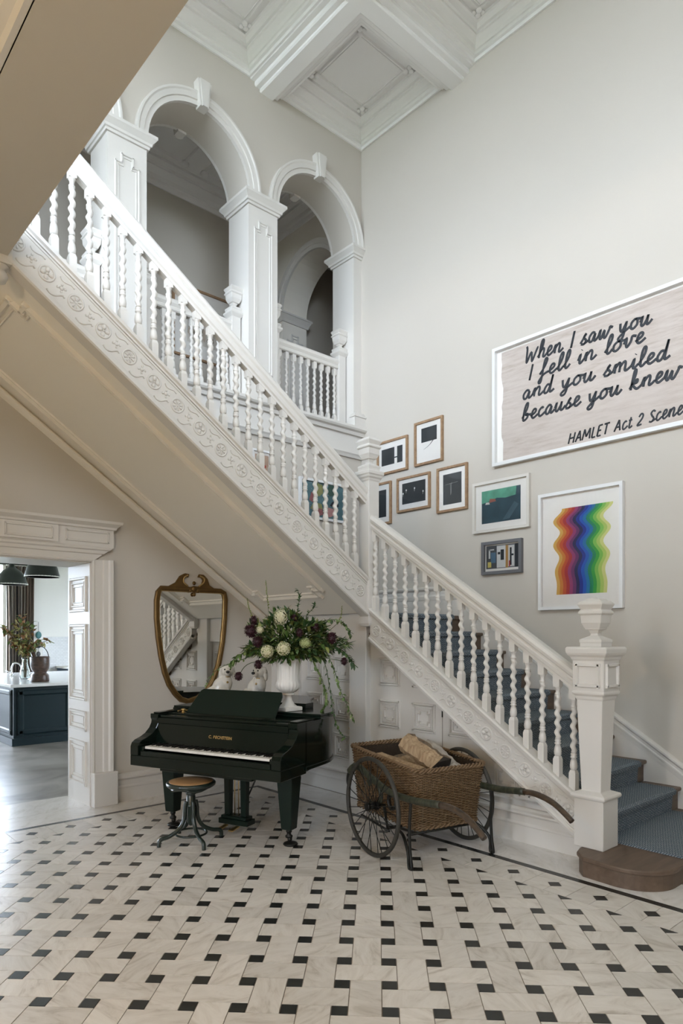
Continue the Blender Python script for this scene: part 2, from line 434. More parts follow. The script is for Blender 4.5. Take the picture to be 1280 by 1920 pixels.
wbo = wb.build('wall_back', MT['wall']); struct(wbo, 'grey back wall with tall doorway and upstairs arcade', 'wall')
for i, (a, b) in enumerate(PIL):
    b2 = b if b != XR else XR + .05
    p = MB().box(a, b2, YB, YA, ZSILL, ZSPR - .02).build('pillar', MT['white'], wbo)
    w = b - a
    if w > .3:
        x0, x1, z0, z1 = a + .085, b - .085, 4.75, 6.42; m = (x0 + x1) / 2; mb = MB()
        for o, wd, dp in ((0, .022, .012), (.03, .012, .008)):
            pts = [(x0 + o, z0 + o), (m - .06, z0 + o), (m - .06, z0 - .07 + o), (m + .06, z0 - .07 + o), (m + .06, z0 + o), (x1 - o, z0 + o),
                   (x1 - o, z1 - o), (m + .06 - o * .5, z1 - o), (m + .06 - o * .5, z1 + .09 - o), (m - .06 + o * .5, z1 + .09 - o), (m - .06 + o * .5, z1 - o), (x0 + o, z1 - o)]
            bars(mb, [(x, YB, z) for x, z in pts], (0, -1, 0), wd, dp, True)
        mb.build('pillar_moulding', MT['white'], p)
    rectrings(MB(), a, b2, YB, YA, [(.0, ZSPR - .13), (.02, ZSPR - .13), (.025, ZSPR - .105), (.04, ZSPR - .10), (.045, ZSPR - .075), (.075, ZSPR - .04), (.085, ZSPR - .03), (.085, ZSPR), (.0, ZSPR)]).build('capital', MT['white'], wbo)
for (a, b) in ARCH:
    cx, r = (a + b) / 2, (b - a) / 2
    for side, yy in ((-1, YB), (1, YA)):
        arch_ring(MB(), cx, ZSPR, [(r - .004, -.01), (r - .004, .03), (r + .045, .03), (r + .05, .045), (r + .1, .05), (r + .115, .06), (r + .135, .06), (r + .14, -.01)],
                  lambda u, z, o, yy=yy, side=side: (u, yy + side * o, z)).build('archivolt', MT['white'], wbo)
        k = MB(); z0, z1 = ZSPR + r - .03, ZSPR + r + .25
        f = lambda w0, w1, o: [(cx - w0, yy + side * o, z0), (cx + w0, yy + side * o, z0), (cx + w1, yy + side * o, z1), (cx - w1, yy + side * o, z1)]
        k.loft(f(.05, .085, -.01), f(.05, .085, .09)); k.loft(f(.03, .06, .089), f(.03, .06, .105))
        k.build('keystone', MT['white'], wbo)
    lin = MB(); RR = []
    for i in range(49):
        t = math.pi * i / 48; q = r - .004
        RR.append([(cx - q * math.cos(t), YB + .004, ZSPR + q * math.sin(t)), (cx - q * math.cos(t), YA - .004, ZSPR + q * math.sin(t)), (cx - (r + .01) * math.cos(t), YA - .004, ZSPR + (r + .01) * math.sin(t)), (cx - (r + .01) * math.cos(t), YB + .004, ZSPR + (r + .01) * math.sin(t))])
    lin.rings(RR, True); o_ = lin.build('arch_lining', MT['wall'], wbo); es = o_.modifiers.new('split', 'EDGE_SPLIT'); es.split_angle = .6
# string courses under the arcade
LEDGE = [(0, -.10), (.05, -.10), (.06, -.06), (.10, -.05), (.115, -.03), (.115, 0), (0, 0)]
trim = MB().sweep(LEDGE, (1.25, YB + .001, 4.40), (XR + .02, YB + .001, 4.40), (0, -1, 0)).build('trim_1', MT['white']); struct(trim, 'white projecting ledge under the upstairs arches', 'trim')
trim = MB().sweep([(0, -.05), (.03, -.05), (.045, -.02), (.06, 0), (0, 0)], (1.9, YB + .001, 4.05), (XR + .02, YB + .001, 4.05), (0, -1, 0)).build('trim_2', MT['white']); struct(trim, 'thin white moulding below the arcade ledge', 'trim')
fas = MB().box(1.25, XR, YB - .012, YB, 4.05, 4.31).build('trim_3', MT['white']); struct(fas, 'white fascia band between the arcade mouldings', 'trim')
# ================================================================== right wall
wr = MB().box(XR, XR + .3, YF, YB, -.02, ZC + .3).build('wall_right', MT['wall']); struct(wr, 'tall pale grey wall beside the stairs', 'wall')
# ================================================================== far sides of the hall with their windows
def holed(lo, hi, z0, z1, holes, fn):
    """wall of boxes round openings (a,b,za,zb) along one axis"""
    xs = sorted({lo, hi} | {h[0] for h in holes} | {h[1] for h in holes})
    for a, b in zip(xs[:-1], xs[1:]):
        zz = sorted([(h[2], h[3]) for h in holes if h[0] <= a + 1e-6 and h[1] >= b - 1e-6]); z = z0
        for za, zb in zz: fn(a, b, z, za); z = zb
        fn(a, b, z, z1)
def window(name, cen, ax, w, z0, z1, label):
    """sash window: frame, glazing bars and sill"""
    ax = Vector(ax); c = Vector((cen[0], cen[1], 0)); mb = MB()
    nn = Vector((-ax.y, ax.x, 0))
    def bar(u0, u1, za, zb, d=.05):
        P = [c + ax * u0 - nn * d / 2, c + ax * u1 - nn * d / 2, c + ax * u1 + nn * d / 2, c + ax * u0 + nn * d / 2]
        mb.loft([(p.x, p.y, za) for p in P], [(p.x, p.y, zb) for p in P])
    bar(-w / 2, -w / 2 + .06, z0, z1); bar(w / 2 - .06, w / 2, z0, z1); bar(-w / 2, w / 2, z0, z0 + .07); bar(-w / 2, w / 2, z1 - .07, z1); bar(-w / 2, w / 2, (z0 + z1) / 2 - .03, (z0 + z1) / 2 + .03)
    bar(-.015, .015, z0, z1, .03)
    o = mb.build(name, MT['white']); struct(o, label, 'window')
    g = MB(); P = [c - ax * w / 2, c + ax * w / 2]; g.add([(P[0].x, P[0].y, z0), (P[1].x, P[1].y, z0), (P[1].x, P[1].y, z1), (P[0].x, P[0].y, z1)], [(0, 1, 2, 3)])
    g.build('window_pane', MT['pane'], o)
    return o
wl = MB(); holed(YF - .3, YB, -.02, ZC + .3, [(a, b, ZU0, ZU1) for a, b in WIN_LEFT] + [(a, b, ZG0, ZG1) for a, b in WIN_GROUND_FILL], lambda a, b, z0, z1: wl.box(XL - .3, XL, a, b, z0, z1))
struct(wl.build('wall_left', MT['wall']), 'grey wall with tall upper sash windows', 'wall')
wf = MB(); holed(XL, XR + .3, -.02, ZC + .3, [(a, b, ZU0, ZU1) for a, b in WIN_FRONT], lambda a, b, z0, z1: wf.box(a, b, YF - .3, YF, z0, z1))
struct(wf.build('wall_front', MT['wall']), 'grey wall behind the viewer with upper windows', 'wall')
wn = 1
for a, b in WIN_LEFT:
    for z0, z1, t in ((ZU0, ZU1, 'upper'),):
        window('window_%d' % wn, (XL - .15, (a + b) / 2), (0, 1, 0), b - a, z0, z1, '%s sash window in the wall opposite the stairs' % t); wn += 1
for a, b in WIN_GROUND_FILL:
    window('window_%d' % wn, (XL - .15, (a + b) / 2), (0, 1, 0), b - a, ZG0, ZG1, 'unseen lower window added for light in the wall opposite the stairs'); wn += 1
for a, b in WIN_FRONT:
    window('window_%d' % wn, ((a + b) / 2, YF - .15), (1, 0, 0), b - a, ZU0, ZU1, 'upper sash window behind the viewer'); wn += 1
struct(MB().box(-70, 70, -70, 70, -.6, -.5).build('ground', plain('lawn', (.05, .07, .03), .9, var=.3, scale=1)), 'lawn outside the house', 'ground')
# ================================================================== ceiling with coffers
ce = MB().box(XL, XR, YF, YB, ZC, ZC + .2).build('ceiling', MT['ceil']); struct(ce, 'high white coffered plaster ceiling', 'ceiling')
BXC = [4.635 - 1.78 * i for i in range(3)]; BYC = [4.872 - 1.78 * i for i in range(3)]
BEAM = [(-.235, .37), (-.235, .10), (-.225, .085), (-.17, .085), (-.17, .05), (-.155, .035), (-.10, .035), (-.10, .012), (-.085, 0), (.085, 0), (.10, .012), (.10, .035), (.155, .035), (.17, .05), (.17, .085), (.225, .085), (.235, .10), (.235, .37)]
for i, x in enumerate(BXC):
    MB().sweep(BEAM, (x, YF, 8.035), (x, YB, 8.035), (1, 0, 0)).build('ceiling_beam', MT['ceil'], ce)
for j, y in enumerate(BYC):
    MB().sweep(BEAM, (.2, y, 8.034), (XR, y, 8.034), (0, 1, 0)).build('ceiling_beam', MT['ceil'], ce)
COR = [(0, 8.13), (.022, 8.13), (.026, 8.165), (.055, 8.17), (.06, 8.2), (.075, 8.205), (.085, 8.24), (.125, 8.285), (.14, 8.29), (.14, 8.315), (.165, 8.32), (.19, 8.36), (.21, 8.37), (.21, 8.40), (0, 8.40)]
def cornice_ring(x0, x1, y0, y1, prof, name='cornice', parent=None, mat=None):
    R = [[(x0 + o, y0 + o, z), (x1 - o, y0 + o, z), (x1 - o, y1 - o, z), (x0 + o, y1 - o, z)] for o, z in prof]
    return MB().rings(R, False, caps=False, closed=True).build(name, mat or MT['ceil'], parent)
CCOR = [(0, 8.17), (.012, 8.17), (.02, 8.2), (.04, 8.205), (.05, 8.24), (.09, 8.285), (.1, 8.29), (.1, 8.315), (.125, 8.32), (.15, 8.36), (.165, 8.37), (.165, 8.40), (0, 8.40)]
xe = [XR] + [v for x in BXC for v in (x + .235, x - .235)]; ye = [YB] + [v for y in BYC for v in (y + .235, y - .235)]
orn_me = None
for i in range(3):
    for j in range(3):
        x1, x0 = xe[2 * i], xe[2 * i + 1]; y1, y0 = ye[2 * j], ye[2 * j + 1]
        prof = COR
        cornice_ring(x0, x1, y0, y1, [(o, z) for o, z in prof], parent=ce)
        cx, cy = (x0 + x1) / 2, (y0 + y1) / 2; h = .375
        m = MB(); bars(m, [(cx - h, cy - h, ZC), (cx + h, cy - h, ZC), (cx + h, cy + h, ZC), (cx - h, cy + h, ZC)], (0, 0, -1), .035, .022, True)
        bars(m, [(cx - h + .03, cy - h + .03, ZC), (cx + h - .03, cy - h + .03, ZC), (cx + h - .03, cy + h - .03, ZC), (cx - h + .03, cy + h - .03, ZC)], (0, 0, -1), .014, .012, True)
        m.build('coffer_moulding', MT['ceil'], ce)
        for sx, sy in ((1, 1), (1, -1), (-1, 1), (-1, -1)):
            if orn_me is None:
                o = MB(); o.ball((0, 0, -.02), .035, 10, 6, (1, 1, .7)); o.ball((.045, .045, -.018), .034, 10, 6, (1, 1, .7)); o.ball((.062, -.005, -.015), .026, 10, 6, (1, 1, .7)); o.ball((-.005, .062, -.015), .026, 10, 6, (1, 1, .7))
                ob = o.build('corner_rosette', MT['ceil'], ce); orn_me = ob.data
            else: ob = link('corner_rosette', orn_me, ce)
            ob.location = (cx + sx * h, cy + sy * h, ZC); ob.rotation_euler = (0, 0, math.atan2(sy, sx) - math.pi / 4)
# ================================================================== gallery over the entrance side
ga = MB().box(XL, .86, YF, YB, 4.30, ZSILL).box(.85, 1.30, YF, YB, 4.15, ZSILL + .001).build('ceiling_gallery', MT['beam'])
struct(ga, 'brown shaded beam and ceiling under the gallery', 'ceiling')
MB().sweep([(0, -.15), (.03, -.15), (.04, -.11), (.075, -.10), (.09, -.06), (.13, -.035), (.15, -.03), (.15, 0), (0, 0)], (.855, YF, 4.30), (.855, YB, 4.30), (-1, 0, 0)).build('gallery_cornice', MT['white'], ga)
m = MB()
for k in range(16):
    y = -1 + k * .45
    for s_ in (-1, 1): m.tube([(.60 + .06 * math.cos(t / 4), y + s_ * (.09 + .06 * math.sin(t / 4)), 4.29) for t in range(0, 22)], .018, 6)
    m.ball((.52, y, 4.29), .05, 10, 6, (1, 1, .5))
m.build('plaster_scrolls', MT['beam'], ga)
# ================================================================== corridor behind the arcade
YC, ZK = 8.42, 8.02
cw = MB().box(-1, 11.2, YC, YC + .2, 4.2, 8.6).build('wall_corridor', MT['wall']); struct(cw, 'shaded grey wall of the upstairs corridor', 'wall')
struct(MB().box(-1, 11.2, YA - .01, YC, 4.25, ZSILL - .001).build('floor_corridor', MT['oak']), 'floor of the upstairs corridor', 'floor')
ck = MB().box(-1, 11.2, YA, YC, ZK, ZK + .15).build('ceiling_corridor', MT['ceil']); struct(ck, 'plaster ceiling of the upstairs corridor', 'ceiling')
struct(MB().box(11.0, 11.2, YA, YC, 4.2, 8.2).build('wall_corridor_end', MT['wall']), 'end wall of the upstairs corridor', 'wall')
struct(MB().box(-1.2, -1.0, YA, YC, 4.2, 8.2).build('wall_corridor_start', MT['wall']), 'near end wall of the upstairs corridor', 'wall')
struct(MB().box(XR + .3, 11.2, YA - .2, YA, 4.2, 8.4).build('wall_corridor_near', MT['wall']), 'side wall of the corridor beyond the arch', 'wall')
KC = [(0, -.28), (.02, -.28), (.03, -.22), (.06, -.21), (.07, -.16), (.13, -.1), (.15, -.1), (.15, -.06), (.2, -.03), (.2, 0), (0, 0)]
MB().sweep(KC, (-1, YC, ZK), (6.2, YC, ZK), (0, -1, 0)).build('corridor_cornice', MT['ceil'], ck)
MB().sweep(KC, (6.67, YC, ZK), (11, YC, ZK), (0, -1, 0)).build('corridor_cornice', MT['ceil'], ck)
MB().sweep(KC, (6.2, YA, ZK), (6.2, YC, ZK), (-1, 0, 0)).build('corridor_cornice', MT['ceil'], ck)
for xc in (2.2, 3.9, 5.3):
    m = MB(); bars(m, [(xc - .55, 7.25, ZK), (xc + .55, 7.25, ZK), (xc + .55, 8.1, ZK), (xc - .55, 8.1, ZK)], (0, 0, -1), .05, .03, True); m.build('corridor_ceiling_moulding', MT['ceil'], ck)
    for sx in (-1, 1):
        for yy in (7.25, 8.1): m = MB().ball((xc + sx * .55, yy, ZK - .02), .06, 10, 6, (1, 1, .6)); m.build('corner_rosette', MT['ceil'], ck)
# arch across the corridor
aw = MB(); ya, yb, zs = 6.94, 8.25, 6.62; r = (yb - ya) / 2; cyy = (ya + yb) / 2
aw.box(6.2, 6.67, yb, YC, ZSILL, zs); aw.box(6.2, 6.67, YA, ya, ZSILL, zs)
aw.box(6.2, 6.67, yb, YC, zs, ZK); aw.box(6.2, 6.67, YA, ya, zs, ZK)
for i in range(24):
    t0, t1 = math.pi * i / 24, math.pi * (i + 1) / 24
    q = [(cyy - r * math.cos(t0), zs + r * math.sin(t0)), (cyy - r * math.cos(t1), zs + r * math.sin(t1)), (cyy - r * math.cos(t1), ZK), (cyy - r * math.cos(t0), ZK)]
    aw.loft([(6.2, y, z) for y, z in q], [(6.67, y, z) for y, z in q])
awo = aw.build('wall_corridor_arch', MT['soffit']); struct(awo, 'round arch across the upstairs corridor', 'wall')
arch_ring(MB(), cyy, zs, [(r - .003, -.01), (r - .003, .025), (r + .05, .03), (r + .055, .045), (r + .12, .05), (r + .12, -.01)], lambda u, z, o: (6.2 - o, u, z)).build('archivolt', MT['white'], awo)
rectrings(MB(), 6.2, 6.67, yb, YC - .001, [(0, zs - .13), (.02, zs - .13), (.03, zs - .09), (.06, zs - .03), (.07, zs - .025), (.07, zs), (0, zs)]).build('impost', MT['white'], awo)
m = MB()
for o, wd in ((0, .03), (.045, .016)):
    x0, x1, z0, z1 = 6.29 + o, 6.58 - o, 4.8 + o, 6.22 - o; mm = 6.435
    bars(m, [(x, yb, z) for x, z in [(x0, z0), (x1, z0), (x1, z1), (mm + .06 - o * .5, z1), (mm + .06 - o * .5, z1 + .1), (mm - .06 + o * .5, z1 + .1), (mm - .06 + o * .5, z1), (x0, z1)]], (0, -1, 0), wd, .012, True)
m.build('jamb_moulding', MT['white'], awo)
# ================================================================== doorway surround and skirtings
ds = thing('door_1', 'white panelled doorway surround with entablature leading to the kitchen', 'doorway', (DX1, YB, 0), kind='structure')
ARC = [(0, 0), (0, .03), (.02, .035), (.03, .03), (.10, .035), (.11, .05), (.15, .055), (.165, .07), (.195, .075), (.205, .06), (.205, 0)]
def jamb(sx, x):
    R = lambda z: [(x + sx * a, YB - b, z) for a, b in ARC]
    MB().loft(R(.33), R(DZ + .02)).build('architrave', MT['white'], ds)
    MB().box(min(x - sx * .004, x + sx * .235), max(x - sx * .004, x + sx * .235), YB - .095, YB + .01, 0, .33).build('plinth_block', MT['white'], ds, bev=.006)
jamb(1, DX1); jamb(-1, DX0)
MB().loft([(DX0 - a, YB - b, DZ + a * .72) for a, b in ARC], [(DX1 + a, YB - b, DZ + a * .72) for a, b in ARC]).build('architrave', MT['white'], ds)
MB().box(DX0 - .205, DX1 + .205, YB - .055, YB, DZ + .145, DZ + .33).build('frieze', MT['white'], ds)
R_ = lambda o, z: (o, z)
m = MB(); rectrings(m, DX0 - .21, DX1 + .21, YB - .06, YB, [(0, DZ + .315), (.015, DZ + .32), (.02, DZ + .34), (.06, DZ + .37), (.065, DZ + .395), (0, DZ + .395)]); m.build('door_cornice', MT['white'], ds)
cxd = (DX0 + DX1) / 2
m = MB(); rectrings(m, cxd - .26, cxd + .26, YB - .075, YB, [(0, DZ + .16), (0, DZ + .315)]); bars(m, [(cxd - .2, YB - .076, DZ + .19), (cxd + .2, YB - .076, DZ + .19), (cxd + .2, YB - .076, DZ + .285), (cxd - .2, YB - .076, DZ + .285)], (0, -1, 0), .02, .01, True); m.build('frieze_panel', MT['white'], ds)
for sx in (-1, 1):
    x = cxd + sx * .54; m = MB(); bars(m, [(x - .2, YB - .056, DZ + .19), (x + .2, YB - .056, DZ + .19), (x + .2, YB - .056, DZ + .285), (x - .2, YB - .056, DZ + .285)], (0, -1, 0), .02, .01, True); m.build('frieze_panel', MT['white'], ds)
MB().box(DX1 - .012, DX1 + .002, YB + .002, 7.058, 0, DZ).build('jamb_lining', MT['white'], ds)
MB().box(DX0 - .002, DX0 + .012, YB + .002, 7.058, 0, DZ).build('jamb_lining', MT['white'], ds)
MB().box(DX0, DX1, YB + .002, 7.058, DZ - .012, DZ + .002).build('head_lining', MT['white'], ds)
for z0, z1 in ((.18, .62), (.72, .92), (1.02, 1.78), (1.9, 2.25)):
    m = MB(); raised_panel(m, (DX1 - .012, 7.0, z0), (0, -1, 0), (0, 0, 1), (-1, 0, 0), .44, z1 - z0, ((0, .03, .016), (.05, .02, .012), (.09, .012, .01))); m.build('jamb_panel', MT['white'], ds)
SK = [(0, 0), (.028, 0), (.028, .135), (.034, .14), (.034, .15), (.024, .165), (.024, .215), (.034, .225), (.05, .235), (.05, .25), (.03, .262), (.022, .282), (0, .285)]
bb = MB().sweep(SK, (DX1 + .24, YB + .001, 0), (4.70, YB + .001, 0), (0, -1, 0)).build('baseboard_back', MT['white']); struct(bb, 'white moulded skirting along the back wall', 'baseboard')
struct(MB().sweep(SK, (XL, YB + .001, 0), (DX0 - .24, YB + .001, 0), (0, -1, 0)).build('baseboard_left', MT['white']), 'white skirting left of the doorway', 'baseboard')
# ================================================================== staircase
RS, GO = .195, .302
XC1 = 4.66; YC2 = 4.775                    # centre planes of the two balustrades
SL1 = .665; SL2 = .69
def top1(y): return 1.235 + SL1 * (y - 3.65)
def low1(y): return .905 + SL1 * (y - 3.65)
def rt1(y): return 2.15 + SL1 * (y - 3.65)
def top2(x): return 3.345 - SL2 * (x - 3.0)
def low2(x): return 2.961 - SL2 * (x - 3.0)
def rt2(x): return 4.225 - SL2 * (x - 3.0)
st = thing('staircase', 'white carved staircase turning up two flights with barley-twist balusters', 'staircase', (4.66, 2.4, 0))
carpet = None
def carpet_mat():
    m, nt, b = newmat('blue_herringbone_carpet')
    g = N(nt, 'ShaderNodeNewGeometry')
    sp = N(nt, 'ShaderNodeSeparateXYZ'); nt.links.new(g.outputs['Position'], sp.inputs[0])
    yz = N(nt, 'ShaderNodeMath', operation='ADD'); nt.links.new(sp.outputs[1], yz.inputs[0]); nt.links.new(sp.outputs[2], yz.inputs[1])
    pp = N(nt, 'ShaderNodeMath', operation='PINGPONG'); nt.links.new(sp.outputs[0], pp.inputs[0]); pp.inputs[1].default_value = .022
    s2 = N(nt, 'ShaderNodeMath', operation='ADD'); nt.links.new(yz.outputs[0], s2.inputs[0]); nt.links.new(pp.outputs[0], s2.inputs[1])
    ml = N(nt, 'ShaderNodeMath', operation='MULTIPLY'); nt.links.new(s2.outputs[0], ml.inputs[0]); ml.inputs[1].default_value = 330
    sn = N(nt, 'ShaderNodeMath', operation='SINE'); nt.links.new(ml.outputs[0], sn.inputs[0])
    no = N(nt, 'ShaderNodeTexNoise'); no.inputs['Scale'].default_value = 190; no.inputs['Detail'].default_value = 2; nt.links.new(g.outputs['Position'], no.inputs['Vector'])
    ad = N(nt, 'ShaderNodeMath', operation='MULTIPLY_ADD'); nt.links.new(sn.outputs[0], ad.inputs[0]); ad.inputs[1].default_value = .16; nt.links.new(no.outputs['Fac'], ad.inputs[2])
    nt.links.new(ramp(nt, ad.outputs[0], [(.3, (.045, .062, .078)), (.48, (.11, .145, .175)), (.62, (.22, .255, .28)), (.8, (.5, .5, .48))]), b.inputs['Base Color'])
    b.inputs['Roughness'].default_value = .95; b.inputs['Specular IOR Level'].default_value = .1
    bp = N(nt, 'ShaderNodeBump'); bp.inputs['Strength'].default_value = .6; bp.inputs['Distance'].default_value = .004
    nt.links.new(ad.outputs[0], bp.inputs['Height']); nt.links.new(bp.outputs['Normal'], b.inputs['Normal'])
    return m
MT['carpet'] = carpet_mat()
# --- steps of the lower flight: step 1 is the rounded curtail step
Z = lambda k: .14 + (1.89 - .14) / 9 * (k - 1)
YN = lambda k: 4.80 - GO * (10 - k)
for k in range(2, 10):
    MB().box(4.70, XR - .002, YN(k), YN(k) + GO + .03, Z(k) - .035, Z(k)).build('tread', MT['oak'], st, bev=.012, seg=2)
    MB().box(4.70, XR - .002, YN(k) + .03, YN(k) + .055, Z(k - 1), Z(k) - .035).build('riser', MT['oak'], st)
MB().box(4.70, XR - .002, YN(10) + .03, YN(10) + .055, Z(9), Z(10) - .035).build('riser', MT['oak'], st)
def curtail(r, o):
    P = [(XR - .002, 2.45), (XR - .002, 1.80 - o), (4.62, 1.80 - o)]
    for i in range(0, 15):
        t = math.pi * (.5 + .5 * i / 14)
        P.append((4.60 + (.29 + o) * math.cos(t), 2.10 - (.30 + o) * math.sin(t)))
    P += [(4.33 - o * .6, 2.33), (4.42, 2.42 + o), (4.52, 2.45)]
    return P
MB().loft(*flat(curtail(0, -.018), 0, .105)).build('curtail_step', MT['oak'], st)
MB().loft(*flat(curtail(0, 0), .105, .14)).build('tread', MT['oak'], st, bev=.01, seg=2)
# landing and steps of the upper flight
MB().box(4.735, XR - .002, 4.80, YB - .002, 1.85, 1.89).build('landing', MT['oak'], st)
RS2 = (ZSILL - 1.89) / 13
for k in range(1, 14):
    x = 4.72 - .278 * (k - 1); z = 1.89 + RS2 * k
    if k < 13: MB().box(x - .278 - .005, x, 4.82, YB - .02, z - .035, z).build('tread', MT['oak'], st)
    MB().box(x - .055, x - .03, 4.82, YB - .02, z - RS2 + .02, z - .035).build('riser', MT['white'], st)
# --- strings
def strings(flight):
    if flight == 1:
        A, B = (XC1, 2.50), (XC1, 4.72); ax = (1, 0, 0); lo, hi = low1, top1; P = lambda t, z: (XC1, t, z); t0, t1 = 2.50, 4.72
    else:
        ax = (0, 1, 0); lo, hi = low2, top2; P = lambda t, z: (t, YC2, z); t0, t1 = 4.60, 1.30
    H = hi(3) - lo(3)
    sb = MB().sweep([(-.04, .02), (.04, .02), (.04, H - .03), (-.04, H - .03)], P(t0, lo(t0)), P(t1, lo(t1)), ax).build('string_board', MT['white'], st)
    MB().sweep([(-.052, -.062), (-.052, -.045), (-.07, -.035), (-.075, -.012), (-.06, 0), (.06, 0), (.06, -.062)], P(t0, hi(t0)), P(t1, hi(t1)), ax).build('string_capping', MT['white'], st)
    MB().sweep([(-.046, -.085), (-.046, -.068), (0, -.068), (0, -.085)], P(t0, hi(t0)), P(t1, hi(t1)), ax).build('string_bead', MT['white'], st)
    MB().sweep([(-.045, .0), (-.062, .005), (-.066, .028), (-.05, .04), (-.05, .055), (0, .055), (0, -.005)] if flight == 1 else [(-.06, -.01), (-.072, .0), (-.072, .022), (-.055, .034), (-.05, .055), (.05, .055), (.05, -.01)], P(t0, lo(t0)), P(t1, lo(t1)), ax).build('string_moulding', MT['white'], st)
    return P, lo, hi, t0, t1
def rosette_mesh(kind):
    """flat in the u,v plane (x right, z up), relief towards -y"""
    m = MB(); r = .052
    m.tube([(r * math.cos(2 * math.pi * i / 20), 0, r * math.sin(2 * math.pi * i / 20)) for i in range(20)], .008, 6, True)
    n = 8 if kind == 0 else 4
    for i in range(n):
        t = 2 * math.pi * i / n + (.4 if kind else 0)
        Mx = Matrix.Rotation(-t, 3, 'Y')
        m.ball((.029 * math.cos(t), 0, .029 * math.sin(t)), .0145 if kind == 0 else .019, 6, 5, (1.2, .6, .5 if kind == 0 else .85), M=Mx)
    m.ball((0, 0, 0), .009, 8, 5, (1, .8, 1))
    return m
def scroll_mesh():
    m = MB()                              # scallop hung between two rosettes, with a small leaf above it
    m.tube(smooth_path([(x, 0, z) for x, z in [(-.062, -.085), (-.03, -.092), (.0, -.078), (.02, -.05), (.036, -.034), (.05, -.042)]], 4), .007, 6)
    m.tube(smooth_path([(x, 0, z) for x, z in [(-.05, .062), (-.028, .05), (.0, .056), (.03, .072), (.06, .07)]], 4), .006, 6)
    for x, z, r in ((0, .0, .015), (.022, .012, .010), (-.022, -.012, .010), (.012, -.022, .009), (-.012, .022, .009)): m.ball((x, 0, z), r, 8, 5, (1, .55, 1))
    return m
ROS = [rosette_mesh(0).mesh('rosette'), rosette_mesh(1).mesh('rosette')]; SCR = scroll_mesh().mesh('scroll_relief')
for q in ROS + [SCR]: q.materials.append(MT['white'])
for flight in (1, 2):
    P, lo, hi, t0, t1 = strings(flight)
    n = 12 if flight == 1 else 17
    for i in range(n):
        if flight == 1: t = 4.63 - (4.63 - 2.60) * i / (n - 1)
        else: t = 4.50 - (4.50 - 1.36) * i / (n - 1)
        z = (lo(t) + .055 + hi(t) - .085) / 2 + .004
        for me, nm in ((ROS[i % 2], 'rosette'), (SCR, 'scroll_relief')):
            if nm == 'scroll_relief' and i == n - 1: continue
            o = link(nm, me, st)
            if flight == 1:
                k_ = .092 if nm == 'scroll_relief' else 0; o.location = Vector((XC1 - .041, t - k_, z - k_ * SL1)); a = math.atan(SL1)
                o.rotation_euler = Matrix(((0, 1, 0), (-math.cos(a), 0, -math.sin(a)), (-math.sin(a), 0, math.cos(a)))).to_euler() if False else (Matrix.Rotation(-math.pi / 2, 3, 'Z') @ Matrix.Rotation(a, 3, 'Y')).to_euler()
            else:
                k_ = -.098 if nm == 'scroll_relief' else 0; o.location = Vector((t + k_, YC2 - .041, z - k_ * SL2)); a = math.atan(SL2)
                o.rotation_euler = Matrix.Rotation(a, 3, 'Y').to_euler() if nm == 'rosette' else (Matrix.Rotation(a, 3, 'Y')).to_euler()
# --- balusters
def baluster_mesh(L, half=.0265):
    m = MB()
    m.square([(half, -.05), (half, .115), (half * .72, .14)])
    m.lathe([(.017, .138), (.026, .15), (.0285, .175), (.024, .205), (.017, .228), (.024, .232), (.024, .242), (.018, .246), (.023, .254), (.023, .262), (.016, .268), (.018, .275)], 12)
    z0, z1 = .27, L - .135; turns = 4.6; n = 48; R = []
    for i in range(n + 1):
        t = i / n; z = z0 + (z1 - z0) * t; a = -2 * math.pi * turns * t; e = .0072 * min(1, t * 14, (1 - t) * 14)
        R.append([(e * math.cos(a) + .0205 * math.cos(2 * math.pi * k / 10), e * math.sin(a) + .0205 * math.sin(2 * math.pi * k / 10), z) for k in range(10)])
    m.rings(R)
    m.lathe([(.018, z1 - .005), (.023, z1 + .004), (.023, z1 + .012), (.016, z1 + .018), (.0165, z1 + .035), (.021, z1 + .05), (.0275, z1 + .056), (.0275, z1 + .064)], 12)
    m.square([(half, z1 + .062), (half, L + .075)])
    return m.mesh('baluster')
BAL = baluster_mesh(.745); BAL.materials.append(MT['white'])
for i in range(17):
    o = link('baluster', BAL, st); y = 2.575 + .1317 * i; o.location = (XC1, y, top1(y))
for i in range(25):
    o = link('baluster', BAL, st); x = 1.492 + .1237 * i; o.location = (x, YC2, top2(x))
# --- handrails
RAIL = [(-.03, -.165), (-.03, -.14), (-.045, -.13), (-.05, -.10), (-.04, -.09), (-.04, -.075), (-.055, -.06), (-.06, -.035), (-.05, -.012), (-.03, 0), (.03, 0), (.05, -.012), (.06, -.035), (.055, -.06), (.04, -.075), (.04, -.09), (.05, -.10), (.045, -.13), (.03, -.14), (.03, -.165)]
MB().sweep(RAIL, (XC1, 2.50, rt1(2.50)), (XC1, 4.71, rt1(4.71)), (1, 0, 0)).build('handrail', MT['white'], st)
MB().sweep(RAIL, (4.60, YC2, rt2(4.60)), (1.20, YC2, rt2(1.20)), (0, 1, 0)).build('handrail', MT['white'], st)
